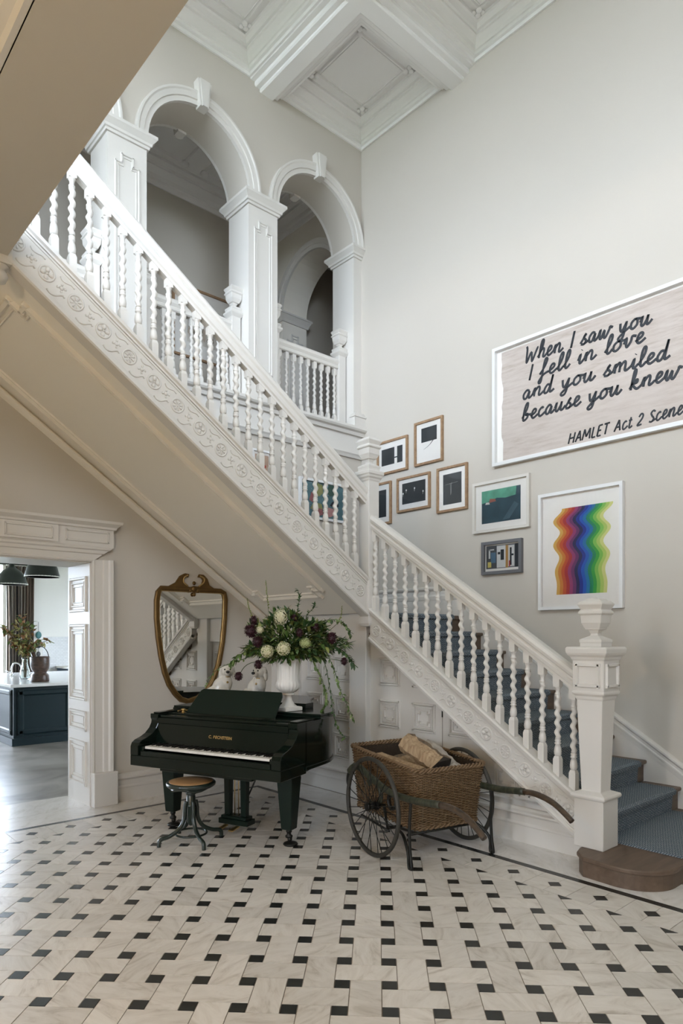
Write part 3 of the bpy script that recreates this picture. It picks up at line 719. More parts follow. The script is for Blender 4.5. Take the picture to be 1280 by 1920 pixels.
# --- newels
def newel(parent, c, prof, fin, name='newel_post', panel=None):
    o = MB().square(prof, c).build(name, MT['white'], parent, bev=.004)
    MB().square(fin, c).build('finial', MT['white'], o, bev=.003)
    if panel:
        hh, z0, z1 = panel; m = MB(); w = hh * 2 - .05
        for U, Nn, O in (((0, 1, 0), (-1, 0, 0), (c[0] - hh, c[1] - w / 2, z0)), ((1, 0, 0), (0, -1, 0), (c[0] - w / 2, c[1] - hh, z0)), ((0, 1, 0), (1, 0, 0), (c[0] + hh, c[1] - w / 2, z0)), ((1, 0, 0), (0, 1, 0), (c[0] - w / 2, c[1] + hh, z0))):
            raised_panel(m, O, U, (0, 0, 1), Nn, w, z1 - z0, ((0, .026, .016),))
        m.build('newel_panel', MT['white'], o)
    return o
def fin_prof(z, s=1.0):
    return [(.084 * s, z), (.084 * s, z + .03 * s), (.088 * s, z + .035 * s), (.088 * s, z + .055 * s), (.075 * s, z + .062 * s), (.03 * s, z + .085 * s), (.028 * s, z + .1 * s), (.04 * s, z + .125 * s), (.058 * s, z + .132 * s), (.058 * s, z + .142 * s), (.062 * s, z + .145 * s), (.078 * s, z + .18 * s), (.082 * s, z + .24 * s),
            (.092 * s, z + .245 * s), (.096 * s, z + .255 * s), (.092 * s, z + .266 * s), (.08 * s, z + .28 * s), (.098 * s, z + .315 * s), (.098 * s, z + .325 * s), (.08 * s, z + .345 * s), (.06 * s, z + .348 * s), (.058 * s, z + .358 * s), (.01 * s, z + .372 * s)]
newel(st, (4.644, 2.392, 0), [(.112, .14), (.112, .49), (.128, .495), (.132, .51), (.128, .525), (.10, .535), (.086, .54), (.074, .545), (.098, 1.205), (.104, 1.21), (.108, 1.235), (.12, 1.245), (.124, 1.26), (.119, 1.27), (.119, 1.49), (.128, 1.50), (.132, 1.515), (.148, 1.53), (.155, 1.545), (.158, 1.575), (.15, 1.588), (.0, 1.589)],
      fin_prof(1.587, .97), panel=(.119, 1.295, 1.47))
newel(st, (4.66, 4.775, 0), [(.071, 1.78), (.071, 3.19), (.078, 3.2), (.082, 3.215), (.095, 3.23), (.1, 3.25), (.108, 3.255), (.108, 3.285), (.10, 3.295), (.0, 3.296)], fin_prof(3.295, .93))
MB().square([(.071, 1.785), (.06, 1.76), (.0, 1.75)], (4.66, 4.775, 0)).build('newel_drop', MT['white'], st)
n3 = MB().square([(.07, 4.10), (.07, 5.6), (.1, 5.65), (.1, 5.7), (0, 5.701)], (1.262, 4.775, 0)).build('newel_post', MT['white'], st, bev=.004)
MB().lathe([(.02, 3.985), (.045, 3.995), (.06, 4.03), (.05, 4.06), (.035, 4.07), (.065, 4.085), (.065, 4.10)], 16, (1.262, 4.775, 0)).build('drop_finial', MT['white'], n3)
# --- soffit of the upper flight with its moulded frame
so = MB(); zz = lambda x: low2(x) + .045
x0, x1 = 4.62, 1.25
so.loft([(x0, 4.815, zz(x0)), (x0, YB - .001, zz(x0)), (x0, YB - .001, zz(x0) + .05), (x0, 4.815, zz(x0) + .05)], [(x1, 4.815, zz(x1)), (x1, YB - .001, zz(x1)), (x1, YB - .001, zz(x1) + .05), (x1, 4.815, zz(x1) + .05)])
so = so.build('soffit', MT['soffit'], st)
nS = Vector((-SL2, 0, -1)).normalized(); uS = Vector((-1, 0, SL2)).normalized()
for wd, dp, ins in ((.055, .03, 0), (.02, .016, .055)):
    m = MB(); O = Vector((4.36 - ins * .8, 5.06 + ins, zz(4.36 - ins * .8)))
    bars(m, notched(O, uS, (0, 1, 0), 3.55 - 2 * ins, 1.18 - 2 * ins, .1), nS, wd, dp, True); m.build('soffit_moulding', MT['soffit'], so)
MB().sweep([(0, .02), (.03, .02), (.045, -.02), (.075, -.03), (.075, -.05), (.02, -.075), (0, -.08)], (x0 - .02, YB + .001, zz(x0 - .02)), (x1 + .4, YB + .001, zz(x1 + .4)), (0, -1, 0)).build('soffit_cove', MT['soffit'], so)
# --- panelled wall below the lower flight and cupboard door below the landing
pw = MB()
q = [(2.52, 0), (4.82, 0), (4.82, low1(4.82) + .12), (2.52, low1(2.52) + .12)]
pw.loft([(4.72, y, z) for y, z in q], [(4.76, y, z) for y, z in q])
pw.box(4.705, 4.76, 5.06, YB, 1.58, 1.93); pw.box(4.705, 4.76, 5.96, YB, 0, 1.58)
pwo = pw.build('wall_understair', MT['white']); struct(pwo, 'white panelled wall below the lower flight of stairs', 'wall')
MB().box(4.655, 4.76, 4.815, 5.065, 0, 1.90).build('corner_post', MT['white'], pwo, bev=.006)
pan_me = None
def panel_at(y, z, parent, x, w=.285, h=.275):
    m = MB(); raised_panel(m, (x, y, z), (0, -1, 0), (0, 0, 1), (-1, 0, 0), w, h, ((0, .026, .014), (.026, .014, .022), (.052, .01, .012)))
    bars(m, notched((x, y - .078, z + .078), (0, -1, 0), (0, 0, 1), w - .156, h - .156, .022), (-1, 0, 0), .013, .012, True)
    me = m.mesh('raised_panel'); b = bmesh.new(); b.from_mesh(me)
    bmesh.ops.bisect_plane(b, geom=b.verts[:] + b.edges[:] + b.faces[:], plane_co=(0, 3.65, .905 + .12), plane_no=(0, -SL1, 1), clear_outer=(parent is pwo))
    b.to_mesh(me); b.free(); me.materials.append(MT['white'])
    if len(me.polygons): link('raised_panel', me, parent)
for col, y in enumerate((4.69, 4.25, 3.82, 3.35, 3.0)):
    for z in (.36, .765, 1.175):
        if z < low1(y - .02) - .02: panel_at(y, z, pwo, 4.72)
for y in (4.46 - .01, 3.887, 3.40): pass
MB().box(4.7165, 4.721, 3.885, 3.889, .28, 1.06).build('door_joint', MT['grout'], pwo)
MB().lathe([(.006, 0), (.006, .06)], 8, (4.716, 3.887, .93)).build('hinge', MT['iron'], pwo)
dr = MB().box(4.745, 4.775, 5.065, 5.96, .0, 1.58).build('door_2', MT['white']); struct(dr, 'white panelled cupboard door below the stair landing', 'door')
for y in (5.40, 5.86):
    for z in (.36, .765, 1.175): panel_at(y, z, dr, 4.745)
MB().ball((4.725, 5.12, .70), .018, 10, 8).build('door_knob', MT['brass'], dr)
bu = MB().sweep(SK, (4.721, 2.50, 0), (4.721, 4.815, 0), (-1, 0, 0)); bu = bu.build('baseboard_stair', MT['white']); struct(bu, 'white moulded skirting below the lower flight', 'baseboard')
struct(MB().sweep(SK, (4.748, 5.065, 0), (4.748, YB - .03, 0), (-1, 0, 0)).build('baseboard_cupboard', MT['white']), 'white moulded skirting below the landing cupboard', 'baseboard')
m = MB()
for zc in (.315,):
    m.sweep([(0, 0), (.02, .004), (.026, .014), (.012, .024), (0, .026)], (4.721, 2.56, zc), (4.721, 4.81, zc), (-1, 0, 0))
struct(m.build('trim_4', MT['white']), 'thin white bead above the stair skirting', 'trim')
# --- skirting up the stair wall
nz1 = lambda y: Z(2) + (Z(10) - Z(2)) / (YN(10) - YN(2)) * (y - YN(2))
sk = MB(); q0, q1 = 1.95, 4.80
sk.sweep([(0, -.3), (.018, -.3), (.018, .06), (0, .06)], (XR + .001, q0, nz1(q0)), (XR + .001, q1, nz1(q1)), (-1, 0, 0))
sk.sweep([(0, .055), (.02, .055), (.024, .10), (.03, .105), (.03, .12), (.022, .13), (.022, .155), (.034, .165), (.045, .178), (.045, .195), (.02, .21), (0, .215)], (XR + .001, q0, nz1(q0)), (XR + .001, q1, nz1(q1)), (-1, 0, 0))
sk.sweep([(0, 0), (.018, 0), (.018, .19), (.024, .2), (.03, .24), (.022, .26), (.022, .3), (.045, .325), (.045, .345), (0, .36)], (XR + .001, 4.80, 1.89), (XR + .001, YB, 1.89), (-1, 0, 0))
struct(sk.build('baseboard_right', MT['white']), 'white moulded skirting climbing the stair wall', 'baseboard')
bk = MB(); nz2 = lambda x: 1.89 + RS2 + (4.72 - x) * RS2 / .278
bk.sweep([(0, -.25), (.018, -.25), (.018, .15), (.03, .17), (.04, .2), (.02, .22), (0, .225)], (4.6, YB + .001, nz2(4.6)), (1.32, YB + .001, nz2(1.32)), (0, -1, 0))
bk.sweep([(0, 0), (.018, 0), (.018, .25), (.045, .325), (0, .36)], (XR, YB + .001, 1.89), (4.6, YB + .001, 1.89), (0, -1, 0))
struct(bk.build('baseboard_upper', MT['white']), 'white skirting climbing behind the upper flight', 'baseboard')
# ================================================================== carpet runner
def runner(prof, fn, a0, a1, th, name):
    m = MB(); n = len(prof); V = []
    nr = []
    for i in range(n):
        p = Vector(prof[max(i - 1, 0)]); q = Vector(prof[min(i + 1, n - 1)]); t = (q - p).normalized(); nr.append(Vector((-t.y, t.x)))
    top = [Vector(prof[i]) + nr[i] * th for i in range(n)]
    R = []
    for i in range(n):
        R.append([fn(a0, *prof[i]), fn(a1, *prof[i]), fn(a1, *top[i]), fn(a0, *top[i])])
    m.rings(R, False); return m
pr = [(1.797, .0), (1.797, .12), (1.79, .128), (1.80, .141)]
for k in range(2, 11):
    yr = YN(k) + .03 if k > 1 else 0
    pr += [(YN(k) + .028, Z(k - 1) + .001), (YN(k) + .026, Z(k) - .045), (YN(k) - .004, Z(k) - .03), (YN(k) - .006, Z(k) - .01), (YN(k) + .01, Z(k) + .001)]
pr += [(YB - .25, 1.891)]
ru = runner(pr, lambda a, y, z: (a, y, z), 4.80, 6.02, .012, 'runner').build('stair_runner', MT['carpet'])
tag(ru, 'blue woven carpet runner laid up the lower stairs', 'carpet')
pr2 = []
for k in range(1, 14):
    x = 4.72 - .278 * (k - 1); z = 1.89 + RS2 * k
    if k == 13: continue
    pr2 += [(-(x - .028), z - RS2 + .001), (-(x - .026), z - .045), (-(x + .004), z - .03), (-(x + .006), z - .01), (-(x - .01), z + .001)]
ru = runner(pr2, lambda a, u, z: (-u, a, z), 5.0, 6.25, .012, 'runner').build('stair_runner', MT['carpet'])
tag(ru, 'blue carpet runner on the upper flight behind the balusters', 'carpet')
# ================================================================== balustrades in the arches
def arcade_rail(a, b, label):
    t = thing('arcade_balustrade', label, 'balustrade', ((a + b) / 2, YB + .20, ZSILL))
    y = YB + .20; zt = 5.33
    MB().sweep([(-.03, -.13), (-.045, -.12), (-.045, -.09), (-.035, -.08), (-.055, -.05), (-.055, -.02), (-.04, 0), (.04, 0), (.055, -.02), (.055, -.05), (.035, -.08), (.045, -.09), (.045, -.12), (.03, -.13)], (a + .06, y, zt), (b - .06, y, zt), (0, 1, 0)).build('handrail', MT['white'], t)
    MB().box(a + .06, b - .06, y - .05, y + .05, 4.38, 4.45).build('base_rail', MT['white'], t)
    n = 9
    for i in range(n):
        o = link('baluster', BAL, t); x = a + .17 + (b - a - .34) * i / (n - 1); o.location = Vector((x, y, 4.45)); o.scale = (.92, .92, 1)
    for x in (a + .075, b - .075):
        c = (x, y, 0); p = MB().square([(.06, 4.38), (.06, 5.38), (.066, 5.385), (.085, 5.41), (.09, 5.415), (.09, 5.44), (0, 5.441)], c).build('newel_post', MT['white'], t, bev=.004)
        MB().square(fin_prof(5.44, .86), c).build('finial', MT['white'], p, bev=.003)
arcade_rail(*ARCH[2], 'white balustrade in the arch beside the tall right wall')
arcade_rail(*ARCH[1], 'white balustrade in the middle arch behind the stair handrail')
arcade_rail(*ARCH[0], 'white balustrade in the leftmost arch, partly hidden by the gallery beam')
# plinth block at the right pilaster
struct(rectrings(MB(), 5.98, XR + .05, YB - .09, YB, [(0, 4.40), (0, 4.53), (.012, 4.535), (.012, 4.55), (-.02, 4.58), (-.03, 4.6)]).build('trim_5', MT['white']), 'white plinth block at the foot of the right pilaster', 'trim')
# ================================================================== grand piano (local: x along the keys to the treble, y to the tail, z up)
KL, KR = onZ(274, 1400, .73), onZ(508, 1424, .73)
e1 = (KR - KL); e1.z = 0; e1.normalize(); kc = (KL + KR) / 2
pz = math.atan2(e1.y, e1.x)
pn = thing('grand_piano', 'black grand piano with open keyboard and raised music desk', 'piano', (kc.x, kc.y, 0), pz)
LQ = MT['lacq']
def pb(mb, name, mat=None, par=None, bev=.004): return mb.build(name, mat or LQ, par or pn, False, bev)
HW = .75
def outline(s=0.0, y0=.30):
    """plan of the case: straight spine on the bass side, curved bent side on the treble"""
    P = [(-HW - s, y0)]
    P += [(HW + s, y0)] + ([(HW + s, .58)] if y0 < .5 else [])
    for p in smooth_path([(HW + s, .60, 0), (.735 + s, .74, 0), (.66 + s, .92, 0), (.50 + s, 1.10, 0), (.28 + s, 1.27, 0), (.08 + s, 1.48, 0), (-.06 + s, 1.75, 0), (-.15 + s, 1.93 + s, 0), (-.30, 2.03 + s, 0), (-.52, 2.05 + s, 0)], 5)[1:]:
        if p.y > y0 + .01: P.append((p.x, p.y))
    P += [(-.68, 2.0 + s), (-HW - s, 1.9)]
    return P
ZT = .985
pb(MB().loft(*flat(outline(), .62, ZT)), 'case')
pb(MB().loft(*flat(outline(.012), .60, .63)), 'case_moulding')
# key bed, cheeks, key slip
pb(MB().box(-HW, HW, -.06, .32, .575, .66), 'key_bed')
pb(MB().box(-HW + .1, HW - .1, -.045, -.015, .655, .70), 'key_slip')
pb(MB().box(-.46, .46, -.02, .3, .545, .58), 'key_bed_panel')
CHK = [(-.06, .66), (-.06, .735), (-.045, .765), (-.01, .785), (.05, .80), (.11, .825), (.16, .865), (.185, .905), (.19, .93), (.178, .95), (.178, .985), (.33, .985), (.33, .66)]
CHP = [(p.x, p.y) for p in [Vector((a, b, 0)) for a, b in CHK]]
for sx in (-1, 1):
    x0, x1 = (-HW, -HW + .085) if sx < 0 else (HW - .085, HW)
    pb(MB().loft([(x0, y, z) for y, z in CHP], [(x1, y, z) for y, z in CHP]), 'cheek')
    xa, xb = (-HW + .085, -.63) if sx < 0 else (.63, HW - .085)
    pb(MB().box(xa, xb, -.03, .14, .66, .735), 'key_block')
# keys
kw = 1.258 / 52; wk = MB().box(.0006, kw - .0006, 0, .15, -.02, 0); wk_me = wk.mesh('white_key'); wk_me.materials.append(MT['ivory'])
for i in range(52):
    o = link('white_key', wk_me, pn, False); o.location = (-.629 + kw * i, -.012, .735)
bk_me = MB().loft([(-.006, .0, 0), (.006, .0, 0), (.005, .012, .013), (-.005, .012, .013)], [(-.006, .096, 0), (.006, .096, 0), (.005, .096, .013), (-.005, .096, .013)]).mesh('black_key'); bk_me.materials.append(MT['ebony'])
pat = [0, 2, 3, 5, 6]                    # octave from A: gaps after A, C, D, F, G
for i in range(51):
    if i % 7 in (0, 2, 3, 5, 6):
        o = link('black_key', bk_me, pn, False); o.location = (-.629 + kw * (i + 1), .042, .735)
# fallboard with lettering
pb(MB().loft([(-.665, y, z) for y, z in ((.138, .735), (.148, .74), (.185, .905), (.20, .91), (.20, .735))], [(.665, y, z) for y, z in ((.138, .735), (.148, .74), (.185, .905), (.20, .91), (.20, .735))]), 'fallboard', LQ)
def text_mesh(txt, size, name, align='CENTER', ext=.0006, bold=.0):
    cu = bpy.data.curves.new('lettering', 'FONT'); cu.body = txt; cu.size = size; cu.align_x = align; cu.align_y = 'CENTER'; cu.extrude = ext; cu.offset = bold; cu.space_character = 1.12
    ob = bpy.data.objects.new('lettering', cu); COL.objects.link(ob)
    dg = bpy.context.evaluated_depsgraph_get(); me = bpy.data.meshes.new_from_object(ob.evaluated_get(dg)); me.name = name
    bpy.data.objects.remove(ob); bpy.data.curves.remove(cu); return me
tm = text_mesh('C. BECHSTEIN', .034, 'maker_lettering', bold=.0012); tm.materials.clear(); tm.materials.append(MT['brass'])
o = link('maker_lettering', tm, pn, False); o.location = (.02, .1655, .828); o.rotation_euler = (math.pi / 2 - .22, 0, 0)
# lid: front flap folded back on the main lid, music shelf and desk
pb(MB().box(-.665, .665, .18, .26, .905, .955), 'front_rail')
pb(MB().box(-.66, .66, .20, .52, .955, .975), 'music_shelf', MT['lacq'])
LID = outline(.03, .50)
pb(MB().loft(*flat(LID, ZT + .002, ZT + .022)), 'lid', LQ)
pb(MB().loft(*flat(poly_clip(outline(.025, .505), 0, 1, 1.42), ZT + .022, ZT + .04)), 'lid_flap', LQ)
pb(MB().box(.12, .46, .80, .94, ZT + .04, ZT + .085), 'lid_block', LQ)
for sx in (-1, 1): pb(MB().box(sx * .70 - .035, sx * .70 + .035, .20, .50, ZT, ZT + .012), 'rim_cap')
D = [(-.43, 0), (.43, 0), (.475, .20), (.465, .225), (.44, .235), (-.34, .235), (-.365, .225), (-.38, .20)]
dk = MB(); th = math.radians(22)
tr = lambda a, b, o: (a - .02, .36 + b * math.sin(th) + o * math.cos(th), .975 + b * math.cos(th) - o * math.sin(th))
dk.loft([tr(a, b, 0) for a, b in [(-.50, 0), (.44, 0), (.47, .2), (.455, .24), (-.36, .24), (-.385, .225)]], [tr(a, b, .014) for a, b in [(-.50, 0), (.44, 0), (.47, .2), (.455, .24), (-.36, .24), (-.385, .225)]])
pb(dk, 'music_desk', MT['lacq_dull'])
pb(MB().box(-.50, .44, .325, .36, .972, .99), 'desk_ledge')
# legs
def leg(x, y, nm='leg'):
    m = MB().square([(.07, .60), (.085, .56), (.07, .545), (.072, .53), (.047, .125), (.03, .12)], (x, y, 0))
    o = pb(m, 'leg', MT['lacq_dull'])
    cst = MB().lathe([(.022, .12), (.024, .10), (.018, .095), (.018, .08), (.03, .07), (.028, .055)], 12, (x, y, 0))
    cst.lathe([(.001, .0), (.052, .0), (.06, .008), (.055, .018), (.035, .026), (.022, .028), (.001, .03)], 18, (x + .02, y - .01, 0)); cst.ball((x + .012, y - .005, .045), .024, 10, 8, (.7, 1, 1))
    cst.build('caster', MT['iron'], o, False)
leg(-.60, .30); leg(.60, .30); leg(-.42, 1.80)
pb(MB().loft([(.55, .40, .60), (.65, .40, .60), (.65, .80, .60), (.55, .80, .60)], [(.57, .40, .54), (.63, .40, .54), (.63, .55, .54), (.57, .55, .54)]), 'leg_bracket')
# pedal lyre
ly = pb(MB().box(-.15, .15, .36, .48, .06, .105).box(-.13, .13, .37, .47, .105, .13), 'lyre_box', MT['lacq_dull'])
for x in (-.085, .085): pb(MB().square([(.032, .58), (.026, .13)], (x, .42, 0)), 'lyre_post', MT['lacq_dull'])
for x in (-.02, .02): MB().tube([(x, .42, .12), (x, .42, .6)], .004, 6).build('pedal_rod', MT['brass'], pn, False)
for x in (-.06, .06): MB().loft([(x - .015, .36, .05), (x + .015, .36, .05), (x + .015, .36, .06), (x - .015, .36, .06)], [(x - .022, .25, .04), (x + .022, .25, .04), (x + .022, .25, .05), (x - .022, .25, .05)]).build('pedal', MT['brass'], pn, False)
MB().tube([(.10, .45, .3), (.16, .62, .6)], .007, 6).build('lyre_brace', MT['iron'], pn, False)
PM = Matrix.Translation((kc.x, kc.y, 0)) @ Matrix.Rotation(pz, 4, 'Z')
def P2W(x, y, z): return PM @ Vector((x, y, z))
# ================================================================== stool
sc = Vector((2.72, 4.85, 0))
so_ = thing('piano_stool', 'dark green bentwood swivel stool with round cane seat', 'stool', sc, .55)
gw = plain('dark_green_lacquer', (.012, .022, .017), .28, var=.3, scale=10, coat=.3)
def caneM():
    m, nt, b = newmat('woven_cane'); tc = N(nt, 'ShaderNodeTexCoord')
    ck = N(nt, 'ShaderNodeTexChecker'); ck.inputs['Scale'].default_value = 120; nt.links.new(tc.outputs['Object'], ck.inputs['Vector'])
    no = N(nt, 'ShaderNodeTexNoise'); no.inputs['Scale'].default_value = 14; nt.links.new(tc.outputs['Object'], no.inputs['Vector'])
    a = mixcol(nt, no.outputs['Fac'], (.42, .24, .10, 1), (.58, .37, .18, 1)); nt.links.new(mixcol(nt, ck.outputs['Fac'], a, (.36, .19, .075, 1)), b.inputs['Base Color'])
    b.inputs['Roughness'].default_value = .5; return m
so_seat = MB().lathe([(.10, .445), (.165, .447), (.185, .452), (.196, .463), (.198, .478), (.19, .488), (.176, .49)], 40).build('seat_rim', gw, so_, False)
MB().lathe([(.02, .4935), (.1, .4935), (.172, .4925), (.176, .4895)], 40).build('cane_seat', caneM(), so_seat, False)
MB().tube([(.15 * math.cos(2 * math.pi * i / 24), .15 * math.sin(2 * math.pi * i / 24), .44 + .008 * math.cos(4 * 2 * math.pi * i / 24)) for i in range(24)], .012, 6, True).build('under_ring', gw, so_, False)
MB().lathe([(.09, .445), (.045, .435), (.03, .425), (.038, .415), (.043, .40), (.043, .388), (.03, .378), (.036, .37), (.036, .30), (.042, .295), (.03, .285), (.03, .16), (.02, .14), (.012, .13)], 20).build('column', gw, so_, False)
for k in range(4):
    a = math.pi / 4 + k * math.pi / 2 + .1; d = Vector((math.cos(a), math.sin(a), 0))
    pts = smooth_path([d * .04 + Vector((0, 0, .33)), d * .05 + Vector((0, 0, .28)), d * .058 + Vector((0, 0, .19)), d * .10 + Vector((0, 0, .115)), d * .18 + Vector((0, 0, .07)), d * .24 + Vector((0, 0, .058)), d * .262 + Vector((0, 0, .04)), d * .265 + Vector((0, 0, .0))], 4)
    MB().tube(pts, .0165, 10).build('leg', gw, so_, False)
MB().tube([(.125 * math.cos(2 * math.pi * i / 28), .125 * math.sin(2 * math.pi * i / 28), .07) for i in range(28)], .009, 8, True).build('ring_stretcher', gw, so_, False)
# ================================================================== mirror on the back wall
mz = YB - .004
mr = thing('wall_mirror', 'shield-shaped wall mirror in gilt frame with swan-neck crest', 'mirror', (3.62, YB, .97))
def Pm(px, py): p = onY(px, py, YB); return (p.x, p.z)
OUT = [Pm(*p) for p in [(300, 1098), (291, 1108), (288, 1125), (288, 1160), (291, 1195), (296, 1230), (303, 1262), (312, 1286), (324, 1304), (336, 1316), (352, 1320), (372, 1313), (389, 1299), (402, 1278), (413, 1245), (420, 1205), (424, 1160), (425, 1125), (422, 1110), (412, 1104)]]
cxm = sum(p[0] for p in OUT) / len(OUT); czm = sum(p[1] for p in OUT) / len(OUT)
def ring3(k, off):                       # inset outline by k metres
    n = len(OUT); R = []
    for i in range(n):
        a = Vector(OUT[i - 1]); b = Vector(OUT[(i + 1) % n]); t = (b - a).normalized(); nn = Vector((-t.y, t.x))
        if (Vector((cxm, czm)) - Vector(OUT[i])).dot(nn) < 0: nn = -nn
        q = Vector(OUT[i]) + nn * k; R.append((q.x, mz - off, q.y))
    return R
MB().rings([ring3(0, -.003), ring3(0, .02), ring3(.012, .032), ring3(.035, .03), ring3(.05, .022), ring3(.058, .008), ring3(.058, -.003)], False, caps=False, closed=True).build('mirror_frame', MT['gold'], mr)
bars(MB(), ring3(.054, .018), (0, -1, 0), .008, .006, True).build('frame_fillet', MT['gilt_lt'], mr)
MB().add(ring3(.052, .007), [list(range(len(OUT)))]).build('mirror_glass', MT['mirror'], mr)
def crest(pts, r): return MB().tube(smooth_path([(Pm(*p)[0], mz - .022, Pm(*p)[1]) for p in pts], 5), r, 8, flat=.8)
C1 = [Pm(*p) for p in [(312, 1100), (327, 1092), (335, 1080), (345, 1075), (353, 1077), (351, 1083), (345, 1083), (342, 1090), (346, 1098), (354, 1101), (362, 1099), (370, 1100), (376, 1096), (378, 1088), (374, 1083), (369, 1083), (371, 1077), (380, 1078), (387, 1086), (391, 1098), (400, 1104), (412, 1107), (412, 1112), (300, 1108), (300, 1101)]]
MB().loft([(x, mz, z) for x, z in C1], [(x, mz - .025, z) for x, z in C1]).build('crest', MT['gold'], mr, bev=.005)
for pts in ([(350, 1079), (343, 1083), (342, 1092), (350, 1099)], [(372, 1080), (380, 1085), (379, 1093), (370, 1100)]): crest(pts, .011).build('crest_scroll', MT['gilt_lt'], mr)
m = MB()
for px, py, r in ((361, 1094, .022), (361, 1105, .035), (354, 1108, .02), (368, 1109, .02), (361, 1115, .022)):
    x, z = Pm(px, py); m.ball((x, mz - .028, z), r, 10, 7, (1, .6, 1))
m.build('crest_shell', MT['gold'], mr)
# ================================================================== pictures
def wall_frame(P, U, Nn):
    """matrix whose x is along the wall to the viewer's right, y out of the wall, z up"""
    U = Vector(U); Nn = Vector(Nn); return Matrix((( U.x, Nn.x, 0, P[0]), (U.y, Nn.y, 0, P[1]), (0, 0, 1, P[2]), (0, 0, 0, 1)))
def picture(label, P, U, Nn, w, h, fw, fd, fmat, mat_in, art, glass=True, matcol='paper', name='framed_picture', group=None):
    """P = lower middle of the frame on the wall; art(parent, M, u0,u1,v0,v1, y)"""
    t = thing(name, label, 'picture', P, 0, group); M = wall_frame(P, U, Nn); b = lambda mb: mb.xf(M)
    for q in ([(-w / 2, 0), (w / 2, 0), (w / 2 - fw, fw), (-w / 2 + fw, fw)], [(-w / 2, h), (w / 2, h), (w / 2 - fw, h - fw), (-w / 2 + fw, h - fw)], [(-w / 2, 0), (-w / 2 + fw, fw), (-w / 2 + fw, h - fw), (-w / 2, h)], [(w / 2, 0), (w / 2 - fw, fw), (w / 2 - fw, h - fw), (w / 2, h)]):
        b(MB().loft([(x, .002, z) for x, z in q], [(x, fd, z) for x, z in q])).build('frame_bar', fmat, t)
    b(MB().box(-w / 2 + fw * .5, w / 2 - fw * .5, .004, .010, fw * .5, h - fw * .5)).build('mount', mat_(matcol, (.80, .77, .72), .8, var=.02, scale=12), t)
    ml, mrr, mb_, mt = mat_in
    art(t, M, -w / 2 + fw + ml, w / 2 - fw - mrr, fw + mb_, h - fw - mt, .0112)
    if glass: b(MB().add([(-w / 2 + fw * .6, fd * .62, fw * .6), (w / 2 - fw * .6, fd * .62, fw * .6), (w / 2 - fw * .6, fd * .62, h - fw * .6), (-w / 2 + fw * .6, fd * .62, h - fw * .6)], [(0, 1, 2, 3)])).build('picture_glass', MT['pane'], t)
    return t
def rect(t, M, u0, u1, v0, v1, y, mat, name='print'):
    return MB().box(u0, u1, y - .001, y, v0, v1).xf(M).build(name, mat, t)
def pol(t, M, pts, y, mat, name='print_shape'):
    return MB().loft([(u, y - .0012, v) for u, v in pts], [(u, y, v) for u, v in pts]).xf(M).build(name, mat, t)
WU, WN = (0, -1, 0), (-1, 0, 0)
def on_right(pl, pr, yt_l, yb_l, yt_r, yb_r):
    a = onX(pl, yt_l, XR); b = onX(pl, yb_l, XR); c = onX(pr, yt_r, XR); d = onX(pr, yb_r, XR)
    zt = (a.z + c.z) / 2; zb = (b.z + d.z) / 2
    return Vector((XR, (a.y + c.y) / 2, zb)), a.y - c.y, zt - zb
oakf = wood('pale_oak_frame', (.26, .15, .08), (.38, .24, .13), .5, (4, 4, 4), 6)
char = plain('charcoal_ink', (.025, .030, .033), .7, var=.45, scale=5)
chalk = plain('chalk_white', (.62, .62, .60), .8); ink = plain('black_ink', (.02, .025, .03), .7, var=.3, scale=20)
def art_h(t, M, a, b, c, d, y):
    rect(t, M, a, a + (b - a) * .62, c, d, y, char); rect(t, M, a + (b - a) * .75, b, c, d, y, char); rect(t, M, a + (b - a) * .60, a + (b - a) * .77, c + (d - c) * .33, c + (d - c) * .40, y, char)
def art_top(t, M, a, b, c, d, y):
    rect(t, M, a, b, c + (d - c) * .52, d, y, char); MB().tube(smooth_path([(a + (b - a) * u, y, c + (d - c) * v) for u, v in ((.15, .28), (.45, .36), (.65, .45), (.8, .54))], 5), [.001 + .0002 * i for i in range(16)], 5).xf(M).build('pen_stroke', ink, t)
def art_dots(t, M, a, b, c, d, y):
    rect(t, M, a, b, c, d, y, char)
    for u, v in ((.04, .52), (.18, .66), (.54, .68), (.9, .46)): MB().ball((a + (b - a) * u, y, c + (d - c) * v), .011, 8, 6, (1, .15, 1.1)).tube([(a + (b - a) * u, y, c + (d - c) * v), (a + (b - a) * (u - .01), y, c + (d - c) * (v - .14))], .002, 5).xf(M).build('chalk_mark', chalk, t)
def art_cross(t, M, a, b, c, d, y):
    rect(t, M, a, b, c, d, y, char); L = lambda pts: MB().tube([(a + (b - a) * u, y, c + (d - c) * v) for u, v in pts], .0012, 5).xf(M).build('chalk_line', chalk, t)
    L([(.12, .66), (.8, .69)]); L([(.4, .68), (.42, .30)]); L([(.46, .72), (.44, .34)])
def art_dark(t, M, a, b, c, d, y): rect(t, M, a, b, c, d, y, char)
